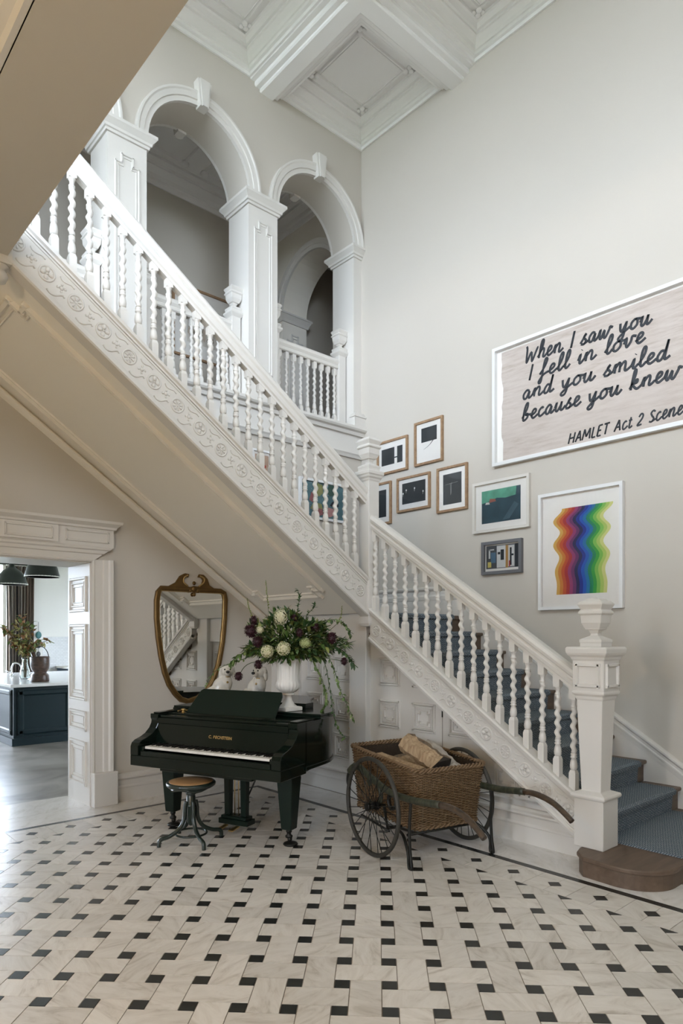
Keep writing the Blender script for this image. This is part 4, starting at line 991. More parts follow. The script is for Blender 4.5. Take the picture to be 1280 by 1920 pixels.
for lab, q, mi, art in (
    ('oak-framed print of two dark blocks split by a white gap, beside the newel finial', (709, 766, 832, 893, 816, 881), (.045, .07, .09, .075), art_h),
    ('oak-framed upright print, dark block at top with a pen line below', (779, 832, 794, 876, 780, 863), (.075, .075, .06, .06), art_top),
    ('oak-framed dark print with four small white blossoms', (746, 808, 898, 962, 885, 952), (.055, .055, .07, .05), art_dots),
    ('oak-framed dark upright print with faint crossed chalk lines', (821, 878, 880, 962, 867, 955), (.06, .065, .06, .06), art_cross),
    ('oak-framed dark print half hidden by the landing newel post', (684, 735, 912, 990, 903, 981), (.06, .07, .07, .07), art_dark)):
    P, w, h = on_right(*q); picture(lab, P, WU, WN, w, h, .026, .032, oakf, mi, art, group='oak-framed dark prints on the stair wall')
# green and blue landscape
gA = plain('sea_green_paint', (.10, .32, .22), .6, var=.6, scale=9); gB = plain('deep_teal_paint', (.02, .055, .075), .6, var=.7, scale=9); gC = plain('brick_paint', (.30, .10, .07), .6, var=.2); gD = plain('slate_paint', (.05, .10, .13), .6, var=.3, scale=14)
def art_green(t, M, a, b, c, d, y):
    W_, H_ = b - a, d - c; f = lambda L: [(a + W_ * u, c + H_ * v) for u, v in L]
    rect(t, M, a, b, c, d, y, gB); pol(t, M, f([(0, .62), (.2, .66), (.4, .74), (.62, .70), (.88, .74), (.9, 1), (0, 1)]), y + .0012, gA)
    pol(t, M, f([(.2, .62), (.38, .64), (.36, .72), (.22, .74)]), y + .0024, gC); pol(t, M, f([(.1, .58), (.22, .57), (.2, .64), (.12, .64)]), y + .0036, chalk)
    pol(t, M, f([(.55, .05), (.72, .06), (.95, .45), (.85, .55)]), y + .0012, gD)
white_f = plain('white_frame_paint', (.76, .75, .73), .4); cream_f = plain('limed_frame', (.66, .62, .56), .5)
P, w, h = on_right(889, 995, 910, 1002, 886, 988)
picture('pale-framed abstract landscape in sea green and dark teal', P, WU, WN, w, h, .03, .04, cream_f, (.08, .088, .07, .072), art_green)
# small abstract in a grey frame
gf = plain('grey_frame_paint', (.14, .14, .145), .5)
def art_small(t, M, a, b, c, d, y):
    W_, H_ = b - a, d - c; R = lambda u0, u1, v0, v1, m, k=1: rect(t, M, a + W_ * u0, a + W_ * u1, c + H_ * v0, c + H_ * v1, y + .001 * k, m, 'print_shape')
    bl = plain('muted_blue', (.08, .16, .24), .6); oc = plain('ochre', (.40, .23, .07), .6); ye = plain('pale_yellow', (.6, .5, .14), .6); gr = plain('print_grey', (.16, .16, .17), .6)
    R(0, 1, 0, 1, gr, 0); R(0, .33, 0, 1, plain('dark_grey_print', (.07, .075, .08), .6)); R(.33, .60, .03, .97, chalk); R(.60, .68, 0, .97, oc); R(.68, .86, .05, .95, chalk); R(.88, 1, 0, 1, ink)
    R(.08, .13, .45, .85, chalk, 2); R(.08, .25, .8, .85, chalk, 2); R(.15, .3, .25, .7, bl, 2); R(.05, .16, .06, .3, ye, 2); R(.45, .55, .35, .8, ink, 2); R(.73, .78, .1, .85, ink, 2); R(.70, .74, .05, .3, plain('print_red', (.45, .04, .03), .6), 2); R(.78, .84, .5, .58, ink, 2); R(.36, .44, .6, .7, ink, 2)
P, w, h = on_right(906, 981, 1019, 1078, 1008, 1074)
picture('small abstract print in a grey frame', P, WU, WN, w, h, .034, .045, gf, (.012, .012, .03, .012), art_small)
# rainbow waves
def art_wave(t, M, a, b, c, d, y):
    cols = [(.60, .36, .08), (.55, .20, .03), (.50, .08, .02), (.38, .03, .03), (.28, .04, .14), (.14, .03, .12), (.02, .02, .08), (.01, .03, .25), (.01, .09, .42), (.01, .16, .34), (.01, .22, .10), (.04, .32, .05), (.20, .46, .08), (.40, .53, .12), (.60, .60, .22)]
    n = len(cols); K = 44; W_, H_ = b - a, d - c; m = MB()
    def off(v, s): return W_ * (.075 * math.exp(-(1 - v) * .5) * min(1, v * 2.2) * math.sin(v * 6.4 * math.pi * (.75 + .25 * v) + .6) + .05 * max(0, v - .8) * 3)
    for i in range(n):
        for j in range(K):
            v0, v1 = j / K, (j + 1) / K; u0, u1 = i / n, (i + 1) / n
            X = lambda u, v: a + W_ * (.06 + .88 * u) + off(v, u)
            m.add([(X(u0, v0), y, c + H_ * v0), (X(u1, v0), y, c + H_ * v0), (X(u1, v1), y, c + H_ * v1), (X(u0, v1), y, c + H_ * v1)], [(0, 1, 2, 3)], mi=i)
    m.xf(M).build('wave_print', [plain('print_stripe', k, .6, var=.05) for k in cols], t)
P, w, h = on_right(1013, 1171, 930, 1144, 902, 1140)
picture('white-framed print of wavy rainbow stripes above the lower newel', P, WU, WN, w, h, .032, .05, white_f, (.12, .10, .12, .14), art_wave)
# large handwritten canvas; letters drawn as brush strokes
GL = {
 'W': (1.25, [[(0, 1.35), (.12, 1.1), (.22, .1), (.3, 0), (.55, .75), (.72, .05), (.8, 0), (1.05, .9), (1.15, 1.0)]]),
 'h': (.75, [[(0, .1), (.25, .7), (.32, 1.35), (.2, 1.5), (.12, 1.2), (.12, 0)], [(.12, .45), (.35, .75), (.48, .6), (.48, .1), (.62, .02), (.75, .2)]]),
 'e': (.62, [[(0, .2), (.35, .45), (.38, .68), (.22, .75), (.1, .5), (.12, .15), (.3, 0), (.62, .25)]]),
 'n': (.85, [[(0, .2), (.12, .72), (.14, 0)], [(.14, .4), (.36, .74), (.5, .6), (.5, .1), (.62, .02), (.85, .25)]]),
 'I': (.35, [[(.18, 1.35), (.14, 0)]]),
 's': (.62, [[(0, .1), (.35, .8), (.2, .55), (.42, .25), (.3, 0), (.05, .05)], [(.3, 0), (.62, .2)]]),
 'a': (.78, [[(.45, .62), (.25, .72), (.05, .4), (.12, .05), (.32, .05), (.48, .6), (.48, .1), (.6, .02), (.78, .25)]]),
 'w': (1.05, [[(0, .25), (.1, .72), (.12, .15), (.25, 0), (.42, .6), (.45, .1), (.6, 0), (.8, .55), (.82, .75), (1.05, .62)]]),
 'y': (.8, [[(0, .7), (.1, .2), (.25, .08), (.45, .65)], [(.47, .75), (.4, -.35), (.2, -.6), (.05, -.45), (.3, -.15), (.8, .25)]]),
 'o': (.72, [[(.3, .72), (.08, .5), (.08, .12), (.28, 0), (.5, .25), (.45, .62), (.28, .7), (.72, .62)]]),
 'u': (.85, [[(0, .3), (.1, .72), (.1, .15), (.25, 0), (.45, .4), (.5, .72), (.5, .1), (.65, .02), (.85, .3)]]),
 'f': (.65, [[(0, .2), (.3, .8), (.4, 1.3), (.28, 1.45), (.2, 1.1), (.2, -.3), (.1, -.55), (.02, -.35), (.3, .1), (.65, .25)]]),
 'l': (.48, [[(0, .15), (.28, .8), (.32, 1.3), (.2, 1.4), (.12, 1.0), (.15, .15), (.28, .0), (.48, .25)]]),
 'i': (.42, [[(0, .25), (.12, .72), (.12, .12), (.22, 0), (.42, .25)], [(.14, 1.02), (.16, 1.06)]]),
 'v': (.72, [[(0, .3), (.1, .72), (.15, .2), (.25, 0), (.42, .35), (.45, .72), (.72, .62)]]),
 'd': (.8, [[(.42, .62), (.22, .7), (.05, .35), (.12, .03), (.32, .1), (.46, .7), (.52, 1.45)], [(.52, 1.45), (.48, .3), (.55, .02), (.8, .2)]]),
 'm': (1.15, [[(0, .2), (.1, .72), (.12, 0)], [(.12, .4), (.3, .74), (.4, .6), (.42, 0)], [(.42, .4), (.62, .74), (.74, .6), (.76, .1), (.9, .02), (1.15, .25)]]),
 'b': (.72, [[(0, .2), (.28, .9), (.3, 1.4), (.16, 1.4), (.08, .9), (.1, .1), (.25, 0), (.45, .2), (.42, .5), (.25, .45), (.72, .4)]]),
 'c': (.6, [[(.4, .6), (.28, .72), (.08, .5), (.1, .12), (.28, 0), (.6, .25)]]),
 'k': (.8, [[(.02, .1), (.2, .8), (.24, 1.4), (.12, 1.4), (.1, 0)], [(.12, .35), (.4, .72), (.45, .5), (.18, .4), (.5, .0), (.8, .2)]]),
 'H': (.85, [[(.05, 1), (.02, 0)], [(.6, 1.0), (.58, 0)], [(.03, .5), (.6, .52)]]), 'A': (.8, [[(0, 0), (.32, 1), (.62, 0)], [(.12, .35), (.52, .36)]]),
 'M': (1.08, [[(0, 0), (.1, 1), (.42, .25), (.74, 1), (.86, 0)]]), 'L': (.62, [[(.05, 1), (.03, 0), (.45, .02)]]), 'E': (.65, [[(.45, 1), (.05, .98), (.03, 0), (.45, .02)], [(.04, .5), (.38, .52)]]),
 'T': (.75, [[(0, .98), (.6, 1)], [(.3, .98), (.28, 0)]]), 't': (.5, [[(.2, .95), (.18, .15), (.28, 0), (.5, .15)], [(.02, .68), (.38, .7)]]),
 '2': (.62, [[(.02, .75), (.2, 1), (.42, .85), (.35, .5), (.0, .02), (.45, .05)]]), 'S': (.68, [[(.48, .85), (.28, 1), (.08, .8), (.25, .52), (.45, .28), (.3, .02), (.02, .1)], [(.3, .02), (.68, .2)]]), ' ': (.55, [])}
def canvas_mat():
    m, nt, b = newmat('worn_canvas'); g = N(nt, 'ShaderNodeNewGeometry'); mp = N(nt, 'ShaderNodeMapping'); mp.inputs['Scale'].default_value = (1, 1.2, 9)
    nt.links.new(g.outputs['Position'], mp.inputs[0]); n = N(nt, 'ShaderNodeTexNoise'); n.inputs['Scale'].default_value = 3.2; n.inputs['Detail'].default_value = 8; n.inputs['Roughness'].default_value = .65; nt.links.new(mp.outputs[0], n.inputs['Vector'])
    n2 = N(nt, 'ShaderNodeTexNoise'); n2.inputs['Scale'].default_value = 1.7; nt.links.new(g.outputs['Position'], n2.inputs['Vector'])
    a = ramp(nt, n.outputs['Fac'], [(.3, (.34, .265, .205)), (.5, (.50, .43, .375)), (.7, (.60, .535, .48))])
    nt.links.new(mixcol(nt, n2.outputs['Fac'], a, (.53, .46, .405, 1)), b.inputs['Base Color']); b.inputs['Roughness'].default_value = .85; return m
def art_text(t, M, a, b, c, d, y):
    random.seed(4); pts = [(a, c), (b, c), (b, d)]; k = 18
    edge = [(a + random.uniform(0, .03), d - (d - c) * i / k) for i in range(k + 1)]
    MB().loft([(u, y - .004, v) for u, v in [(b, d)] + edge + [(b, c)]], [(u, y, v) for u, v in [(b, d)] + edge + [(b, c)]]).xf(M).build('canvas', canvas_mat(), t)
    paint = plain('brushed_black_paint', (.018, .022, .027), .6, var=.6, scale=7)
    # each line: text, left end and right end baseline pixels, x-height in metres
    for txt, (x0, y0), (x1, y1), xh, wd in (('When I saw you', (983, 681), (1222, 606), .118, .0122), ('I fell in love', (990, 715), (1210, 640), .118, .0122), ('and you smiled', (980, 750), (1256, 672), .118, .0122), ('because you knew', (979, 790), (1277, 706), .118, .0122), ('HAMLET Act 2 Scene', (1066, 833), (1281, 776), .105, .0085)):
        A = onX(x0, y0, XR); B = onX(x1, y1, XR); u0 = P_h.y - A.y; u1 = P_h.y - B.y; zb0 = A.z - P_h.z; zb1 = B.z - P_h.z
        tot = sum(GL[ch][0] for ch in txt); sc = (u1 - u0) / tot; u = 0
        for ch in txt:
            wd_, strokes = GL[ch]; mb = MB()
            for s_ in strokes:
                q = []
                for gx, gy in s_:
                    uu = u0 + (u + gx) * sc + gy * xh * .22; q.append((uu, y + .0008, zb0 + (zb1 - zb0) * (uu - u0) / (u1 - u0) + gy * xh * (1 if txt[0] != 'H' else .95)))
                pth = smooth_path(q, 5) if (len(q) > 2 and not (ch in 'HAMLETI' and txt[0] == 'H')) else [Vector(p) for p in q]
                if txt[0] == 'H' and ch in 'HAMLET':
                    for k in range(len(pth) - 1): mb.tube(pth[k:k + 2], wd, 6, flat=.08, upv=(0, 1, 0))
                else: mb.tube(pth, wd, 6, flat=.08, upv=(0, 1, 0))
            u += wd_
            if strokes: mb.xf(M).build('painted_letter', paint, t)
A_ = onX(928, 658, XR); B_ = onX(928, 877, XR); wH = 2.42
P_h = Vector((XR, A_.y - wH / 2, B_.z))
picture('large white-framed canvas with handwritten love verse in black brushwork', P_h, WU, WN, wH, A_.z - B_.z, .035, .06, white_f, (.05, .02, .02, .02), art_text, glass=False)
# pictures on the wall behind the upper flight and along the upstairs corridor
def art_patch(cols, seed):
    def f(t, M, a, b, c, d, y):
        random.seed(seed); rect(t, M, a, b, c, d, y, plain('print_ground', cols[0], .6, var=.3, scale=8))
        for i in range(9):
            u, v = random.random() * .8, random.random() * .75; w, h = random.uniform(.1, .3), random.uniform(.12, .4)
            W_, H_ = b - a, d - c; pol(t, M, [(a + W_ * min(1, max(0, u + du * w)), c + H_ * min(1, max(0, v + dv * h))) for du, dv in ((0, .2), (.5, 0), (1, .3), (.9, .9), (.3, 1))], y + .0013 * (i + 1), plain('print_patch', cols[1 + i % (len(cols) - 1)], .6, var=.3, scale=8))
    return f
BU, BN = (1, 0, 0), (0, -1, 0)
picture('white-framed colourful figure painting on the landing wall behind the balusters', (5.49, YB, 3.12), BU, BN, .76, .50, .03, .04, white_f, (.0, .0, .0, .0), art_patch([(.10, .20, .22), (.35, .12, .12), (.05, .12, .09), (.30, .30, .12), (.02, .02, .03), (.35, .48, .55), (.55, .3, .28)], 3))
picture('small white-framed bright picture behind the upper flight balusters', (4.56, YB, 3.50), BU, BN, .30, .34, .025, .03, white_f, (.03, .03, .03, .03), art_patch([(.5, .35, .25), (.45, .08, .05), (.1, .14, .2), (.6, .45, .2)], 9))
picture('pale-framed picture high on the corridor wall seen through the middle arch', (4.90, YC, 5.55), BU, BN, .95, 1.0, .03, .035, oakf, (.2, .2, .2, .2), art_patch([(.6, .56, .5), (.5, .42, .34), (.3, .26, .2)], 5))
picture('oak-framed picture with green panel seen behind the topmost balusters', (2.55, YC, 4.95), BU, BN, .8, .95, .02, .03, oakf, (.18, .18, .2, .35), art_patch([(.18, .24, .19), (.02, .02, .02), (.15, .2, .16)], 12))
# ================================================================== urn and china dogs on the piano
UB = onZ(540, 1331, 1.03); UB.z = ZT + .042
ur = thing('flower_urn', 'white fluted pedestal urn standing on the piano lid', 'urn', UB)
MB().square([(.088, 0), (.088, .03), (.078, .034)], UB).build('plinth', MT['urn'], ur, bev=.003)
MB().lathe([(.075, .03), (.072, .04), (.055, .055), (.036, .085), (.03, .12), (.034, .128), (.052, .134), (.052, .145), (.03, .15)], 32, UB).build('stem', MT['urn'], ur)
R = []
for r, z, fl_ in [(.035, .148, 0), (.07, .16, .05), (.098, .185, .09), (.112, .215, .09), (.108, .24, .07), (.10, .25, 0), (.099, .26, 0), (.098, .27, .05), (.1, .33, .06), (.105, .39, .06), (.112, .415, .05), (.118, .425, 0), (.128, .43, 0), (.13, .442, 0), (.118, .448, 0), (.105, .44, 0), (.095, .40, 0)]:
    ring = []
    for i in range(80):
        t = 2 * math.pi * i / 80; rr = r * (1 - fl_ + fl_ * abs(math.cos(t * 10))); ring.append((UB.x + rr * math.cos(t), UB.y + rr * math.sin(t), UB.z + z))
    R.append(ring)
MB().rings(R).build('bowl', MT['urn'], ur)
def spaniel_coat():
    m, nt, b = newmat('sponged_china'); tc = N(nt, 'ShaderNodeTexCoord')
    n = N(nt, 'ShaderNodeTexNoise'); n.inputs['Scale'].default_value = 26; n.inputs['Detail'].default_value = 5; nt.links.new(tc.outputs['Object'], n.inputs['Vector'])
    n2 = N(nt, 'ShaderNodeTexNoise'); n2.inputs['Scale'].default_value = 7; nt.links.new(tc.outputs['Object'], n2.inputs['Vector'])
    mu = N(nt, 'ShaderNodeMath', operation='MULTIPLY'); nt.links.new(n.outputs['Fac'], mu.inputs[0]); nt.links.new(n2.outputs['Fac'], mu.inputs[1])
    nt.links.new(ramp(nt, mu.outputs[0], [(.22, (.70, .67, .60)), (.34, (.60, .57, .50)), (.40, (.16, .15, .12)), (.5, (.08, .08, .07))]), b.inputs['Base Color'])
    b.inputs['Roughness'].default_value = .2; b.inputs['Coat Weight'].default_value = .4; return m
COAT = spaniel_coat()
def spaniel(loc, rz, label):
    """seated china spaniel facing +x with the head turned to -y"""
    t = thing('china_spaniel', label, 'figurine', loc, rz, 'pair of china spaniels on the piano')
    t.scale = (1.2, 1.2, 1.2)
    m = MB(); B = m.ball
    B((-.02, 0, .012), .11, 18, 6, (1.0, .72, .14))
    B((-.065, 0, .075), .078, 16, 10, (1.05, .85, .9)); B((-.02, 0, .12), .07, 16, 10, (.95, .85, 1.3)); B((.022, 0, .165), .056, 16, 10, (.9, .9, 1.3))
    B((.03, -.035, .07), .02, 10, 8, (1, 1, 3.0)); B((.035, .035, .07), .02, 10, 8, (1, 1, 3.0)); B((.048, -.036, .022), .022, 10, 6, (1.3, 1, .7)); B((.052, .036, .022), .022, 10, 6, (1.3, 1, .7))
    B((-.055, -.058, .055), .045, 12, 8, (1.1, .6, 1.1)); B((-.055, .058, .055), .045, 12, 8, (1.1, .6, 1.1)); B((-.015, -.068, .022), .022, 10, 6, (1.6, .9, .7))
    B((-.125, .03, .03), .03, 10, 6, (1.6, .8, .7)); B((-.15, .01, .045), .022, 10, 6, (1.2, .8, .9))
    B((.03, -.005, .225), .032, 12, 8, (1, 1, 1.1)); B((.03, -.012, .262), .05, 16, 10, (1, 1, .92)); B((.03, -.058, .248), .027, 12, 8, (.95, 1.2, .85))
    for s_ in (-1, 1): B((.03 + s_ * .052, .002, .238), .024, 10, 8, (.55, .9, 1.9)); B((.03 + s_ * .04, -.002, .285), .02, 8, 6, (1, .9, .8))
    o = m.build('body', COAT, t, False)
    md = o.modifiers.new('join', 'REMESH'); md.mode = 'VOXEL'; md.voxel_size = .0055; md.use_smooth_shade = True
    sm = o.modifiers.new('soften', 'SMOOTH'); sm.factor = .5; sm.iterations = 4
    MB().ball((.03, -.086, .256), .0135, 12, 8, (1.15, .8, .85)).build('nose', MT['ebony'], t, False)
    for s_ in (-1, 1): MB().ball((.03 + s_ * .021, -.056, .274), .0065, 8, 6, (1, .6, 1)).build('eye', MT['ebony'], t, False)
    MB().tube([(.03 + .03 * math.sin(a) * .8, .005 + .045 * -math.cos(a), .205 + .012 * math.cos(a)) for a in [math.pi * 2 * i / 20 for i in range(20)]], .0035, 6, True).build('gilt_collar', MT['gilt_lt'], t, False)
    MB().ball((.03, -.052, .175), .009, 8, 6, (1, .5, 1)).build('gilt_locket', MT['gilt_lt'], t, False)
d1 = onZ(418, 1322, ZT + .035); d1.z = ZT + .041
spaniel(d1, TH * -1 + .25, 'left white china spaniel sitting beside the mirror')
d2 = onZ(482, 1326, ZT + .035); d2.z = ZT + .041
spaniel(d2, math.pi - TH + 2.6, 'china spaniel with gilt locket sitting close to the urn')
bt = onZ(331, 1325, ZT + .03)
br = thing('brass_ornament', 'small brass piece lying on the piano left of the music desk', 'ornament', P2W(-.57, .40, .976))
c = P2W(-.57, .40, .978)
MB().lathe([(.03, 0), (.032, .006), (.012, .012), (.01, .02), (.02, .026), (.022, .034), (.01, .04)], 16, (c.x, c.y, .976)).build('base', MT['brass'], br)
MB().tube([(c.x + .05 * math.cos(a), c.y + .03 * math.sin(a), ZT + .012) for a in [.3 * i for i in range(12)]], .005, 6).build('scroll_arm', MT['brass'], br)
# ================================================================== flower arrangement in the urn
random.seed(21)
DEP = (UB - CV).dot(FV); UT = UB + Vector((0, 0, .43))
def FP(px, py, dd=0.0): return atD(px, py, DEP + dd)
GR = [plain('leaf_green', (.075, .14, .028), .5, var=.4, scale=30), plain('leaf_dark', (.03, .075, .02), .5, var=.4, scale=30), plain('leaf_pale', (.19, .26, .085), .5, var=.3, scale=30), plain('leaf_yellow', (.24, .26, .07), .55, var=.3, scale=30)]
STEMM = plain('green_stem', (.06, .09, .03), .6, var=.3)
def leaf(mb, p, d, L, wd, mi=0, bend=.25):
    d = Vector(d).normalized(); s = d.cross(Vector((random.uniform(-.4, .4), random.uniform(-.4, .4), 1)))
    if s.length < .05: s = d.cross(Vector((1, 0, 0)))
    s.normalize(); n = s.cross(d).normalized()
    A = [p, p + d * L * .35 + s * wd * .5 + n * wd * .15, p + d * L * .7 + s * wd * .36 - n * L * bend * .3, p + d * L - n * L * bend * .6, p + d * L * .7 - s * wd * .36 - n * L * bend * .3, p + d * L * .35 - s * wd * .5 + n * wd * .15, p + d * L * .38 - n * wd * .05, p + d * L * .7 - n * (L * bend * .3 + wd * .1)]
    mb.add(A, [(0, 1, 6), (1, 2, 7, 6), (2, 3, 7), (3, 4, 7), (4, 5, 6, 7), (5, 0, 6)], True, mi)
def rnd(s=1): return Vector((random.uniform(-s, s), random.uniform(-s, s), random.uniform(-s, s)))
# filler foliage: nobody could count these leaves
fo = MB()
for i in range(2300):
    a = random.uniform(0, 2 * math.pi); r = math.sqrt(random.random())
    k_ = .80 + .24 * math.sin(5 * a + 1) * math.cos(2 * a); px = 548 + 104 * k_ * r * math.cos(a); py = 1205 + (44 if math.sin(a) > 0 else 60) * k_ * r * math.sin(a)
    if abs(px - 540) < 40 and py > 1238: continue
    p = FP(px, py, random.uniform(-.24, .22) * math.sqrt(max(.1, 1 - r * r * .7)))
    out = (p - (UT + Vector((0, 0, .06)))); d = out.normalized() + rnd(.7) + Vector((0, 0, -.1))
    leaf(fo, p, d, random.uniform(.04, .085), random.uniform(.018, .036), random.choice((0, 0, 1, 1, 1, 2, 2, 3)), random.uniform(.1, .5))
for i in range(70):
    a = random.uniform(0, 2 * math.pi); p = UT + Vector((.3 * random.random() * math.cos(a), .3 * random.random() * math.sin(a), random.uniform(.05, .22)))
    fo.tube(smooth_path([UT + rnd(.03), (UT + p) / 2 + Vector((0, 0, .05)), p], 3), .0025, 5, mi=1)
ff = fo.build('mixed_foliage', GR); tag(ff, 'dense mixed green foliage filling the white urn', 'foliage', kind='stuff')
def spray(name, label, path, leaves, L, wd, cols, dd=0, droop=.0, tip=.0018, grp='leafy sprays in the urn'):
    pts = [FP(x, y, dd + d) for x, y, d in path]; sp = smooth_path([UT] + pts, 7)
    t = thing(name, label, 'plant', UT, 0, grp)
    n = len(sp); MB().tube(sp, [.004 - (.004 - tip) * i / n for i in range(n)], 6).build('stem', STEMM, t)
    m = MB()
    for i in range(leaves):
        k = (.22 + .78 * i / max(1, leaves - 1)) * (n - 1); j = min(int(k), n - 2); p = sp[j].lerp(sp[j + 1], k - j); tg = (sp[j + 1] - sp[j]).normalized()
        d = tg * .5 + rnd(.9) + Vector((0, 0, -droop)); leaf(m, p, d, L * random.uniform(.6, 1.15), wd * random.uniform(.7, 1.1), random.choice(cols))
    m.build('leaves', GR, t); return t
spray('leafy_branch', 'small-leaved branch rising highest above the urn', [(556, 1190, 0), (557, 1150, 0), (561, 1122, 0), (558, 1106, 0)], 46, .04, .02, (1, 1, 0))
spray('leafy_branch', 'leafy twig reaching up right of the tallest branch', [(565, 1190, .05), (575, 1155, .05), (588, 1140, .05), (590, 1134, .05)], 26, .04, .02, (1, 0))
spray('leafy_branch', 'arching spray of small round leaves at the upper right', [(580, 1185, 0), (605, 1165, 0), (635, 1163, 0), (652, 1178, 0), (658, 1192, 0)], 60, .042, .024, (0, 2, 1), droop=.3)
spray('leafy_branch', 'spray of broad leaves hanging at the far right edge', [(590, 1200, -.05), (620, 1208, -.06), (648, 1225, -.06), (663, 1248, -.06)], 60, .055, .03, (1, 0, 1), droop=.5)
spray('leafy_branch', 'pale leafy spray stretching left over the spaniel', [(515, 1215, -.05), (480, 1215, -.08), (450, 1228, -.1), (432, 1243, -.1)], 60, .06, .03, (0, 2, 0), droop=.4)
spray('trailing_vine', 'thin vine trailing left in front of the mirror', [(500, 1222, 0), (450, 1238, .12), (412, 1252, .16), (395, 1268, .18), (386, 1284, .18)], 26, .035, .022, (0, 2), droop=.4, grp='vines trailing from the urn')
spray('trailing_vine', 'leafy vine trailing down beside the urn to the piano lid', [(575, 1222, -.06), (592, 1252, -.08), (607, 1285, -.08), (612, 1310, -.08), (604, 1332, -.08)], 54, .05, .026, (2, 0, 2), droop=.4, grp='vines trailing from the urn')
spray('trailing_vine', 'longest vine trailing over the edge of the piano', [(595, 1210, -.1), (622, 1245, -.14), (636, 1290, -.16), (650, 1322, -.16), (662, 1348, -.16)], 46, .045, .022, (0, 2, 0), droop=.4, grp='vines trailing from the urn')
spray('trailing_vine', 'vine hanging below the piano lid against the panelled door', [(600, 1232, -.05), (618, 1290, -.1), (624, 1335, -.13), (632, 1362, -.15), (646, 1384, -.15)], 34, .04, .02, (1, 0), droop=.5, grp='vines trailing from the urn')
for lab, pth in (('tall pale flower spike standing above the arrangement', [(508, 1195, 0), (502, 1130, 0), (498, 1088, 0)]), ('pale flower spike at the left of the arrangement', [(490, 1195, -.05), (470, 1150, -.05), (463, 1122, -.05)]), ('thin flower spike leaning at the far right', [(600, 1195, .05), (635, 1165, .1), (641, 1136, .1)])):
    pts = [FP(*p) for p in pth]; sp = smooth_path([UT] + pts, 8); t = thing('flower_spike', lab, 'flower', UT, 0, 'flower spikes in the urn')
    MB().tube(sp, .0022, 6).build('stem', STEMM, t); m = MB()
    for i in range(40):
        k = (.62 + .38 * i / 39) * (len(sp) - 1); j = min(int(k), len(sp) - 2); p = sp[j].lerp(sp[j + 1], k - j); m.ball(p + rnd(.006) * (1.3 - i / 40), .0058 - .00008 * i, 5, 4)
    m.build('buds', GR[3], t)
DM = [plain('dark_dahlia', (.035, .006, .012), .55, var=.5, scale=40)]; HM = [plain('cream_hydrangea', (.72, .68, .46), .6, var=.12, scale=40), plain('green_hydrangea', (.38, .42, .18), .6, var=.2, scale=40)]
def bloom(name, label, px, py, dd, r, mats, kind, grp, via=None, squash=1.0):
    c = FP(px, py, dd - .07); t = thing(name, label, 'flower', UT, 0, grp)
    sp = smooth_path([UT] + ([FP(*via)] if via else [(UT + c) / 2 + Vector((0, 0, .03))]) + [c], 6); MB().tube(sp, .003, 6).build('stem', STEMM, t)
    m = MB(); n = 95 if kind == 'dahlia' else 90; m.ball(c, r * (.72 if kind == 'dahlia' else .58), 10, 8, (1, 1, squash), mi=0)
    for i in range(n):
        z = 1 - 2 * (i + .5) / n; a = i * 2.39996; q = math.sqrt(1 - z * z); d = Vector((q * math.cos(a), q * math.sin(a), z))
        base = c + Vector((d.x, d.y, d.z * squash)) * r * .7
        if kind == 'dahlia': leaf(m, base, d + rnd(.25), r * .5, r * .34, 0, -.2)
        else:
            s1 = d.cross(Vector((.3, .2, 1))).normalized(); s2 = d.cross(s1).normalized(); o = base + d * r * random.uniform(.12, .3)
            for k in range(4):
                aa = k * math.pi / 2 + i; u = s1 * math.cos(aa) + s2 * math.sin(aa); v = s1 * -math.sin(aa) + s2 * math.cos(aa); w_ = r * .13
                m.add([o, o + u * w_ + v * w_ * .6, o + u * w_ * 1.5 + d * w_ * .3, o + u * w_ - v * w_ * .6], [(0, 1, 2, 3)], False, random.randrange(len(mats)))
    m.build('bloom', mats, t)
for i, (lab, px, py, dd, r, via) in enumerate((
    ('large dark dahlia high on the left of the arrangement', 470, 1183, -.16, .052, None), ('dark dahlia just below the large left one', 483, 1203, -.18, .045, None), ('dark dahlia at the top left edge', 476, 1163, -.1, .035, None),
    ('round dark pompon dahlia right of centre', 561, 1186, -.22, .033, None), ('dark dahlia behind the upper right leaves', 591, 1177, -.1, .034, None), ('dark dahlia at the right edge of the arrangement', 622, 1197, -.14, .046, None),
    ('dark dahlia above centre beside the cream hydrangea', 551, 1160, -.08, .034, None), ('single dark dahlia hanging low between the spaniels', 447, 1268, -.16, .034, (470, 1243, -.14)), ('dark dahlia drooping over the right spaniel', 484, 1246, -.14, .036, None), ('small dark dahlia among the far right leaves', 645, 1240, -.1, .03, None))):
    bloom('dahlia', lab, px, py, dd, r, DM, 'dahlia', 'dark dahlias in the urn', via)
for lab, px, py, dd, r, mt, sq_ in (('tall cream hydrangea head at the top centre', 526, 1157, -.12, .058, [HM[0]], 1.35), ('cream hydrangea head above the urn rim', 531, 1216, -.25, .062, HM[:1] * 2 + HM[1:], .9), ('cream hydrangea head left of the urn rim', 501, 1221, -.24, .056, HM[:1] * 2 + HM[1:], 1.0), ('small cream hydrangea head at the left', 487, 1181, -.16, .034, [HM[0]], .8), ('greenish hydrangea head right of centre', 572, 1206, -.2, .048, [HM[1]], .9)):
    bloom('hydrangea', lab, px, py, dd, r, mt, 'hyd', 'hydrangea heads in the urn', None, sq_)
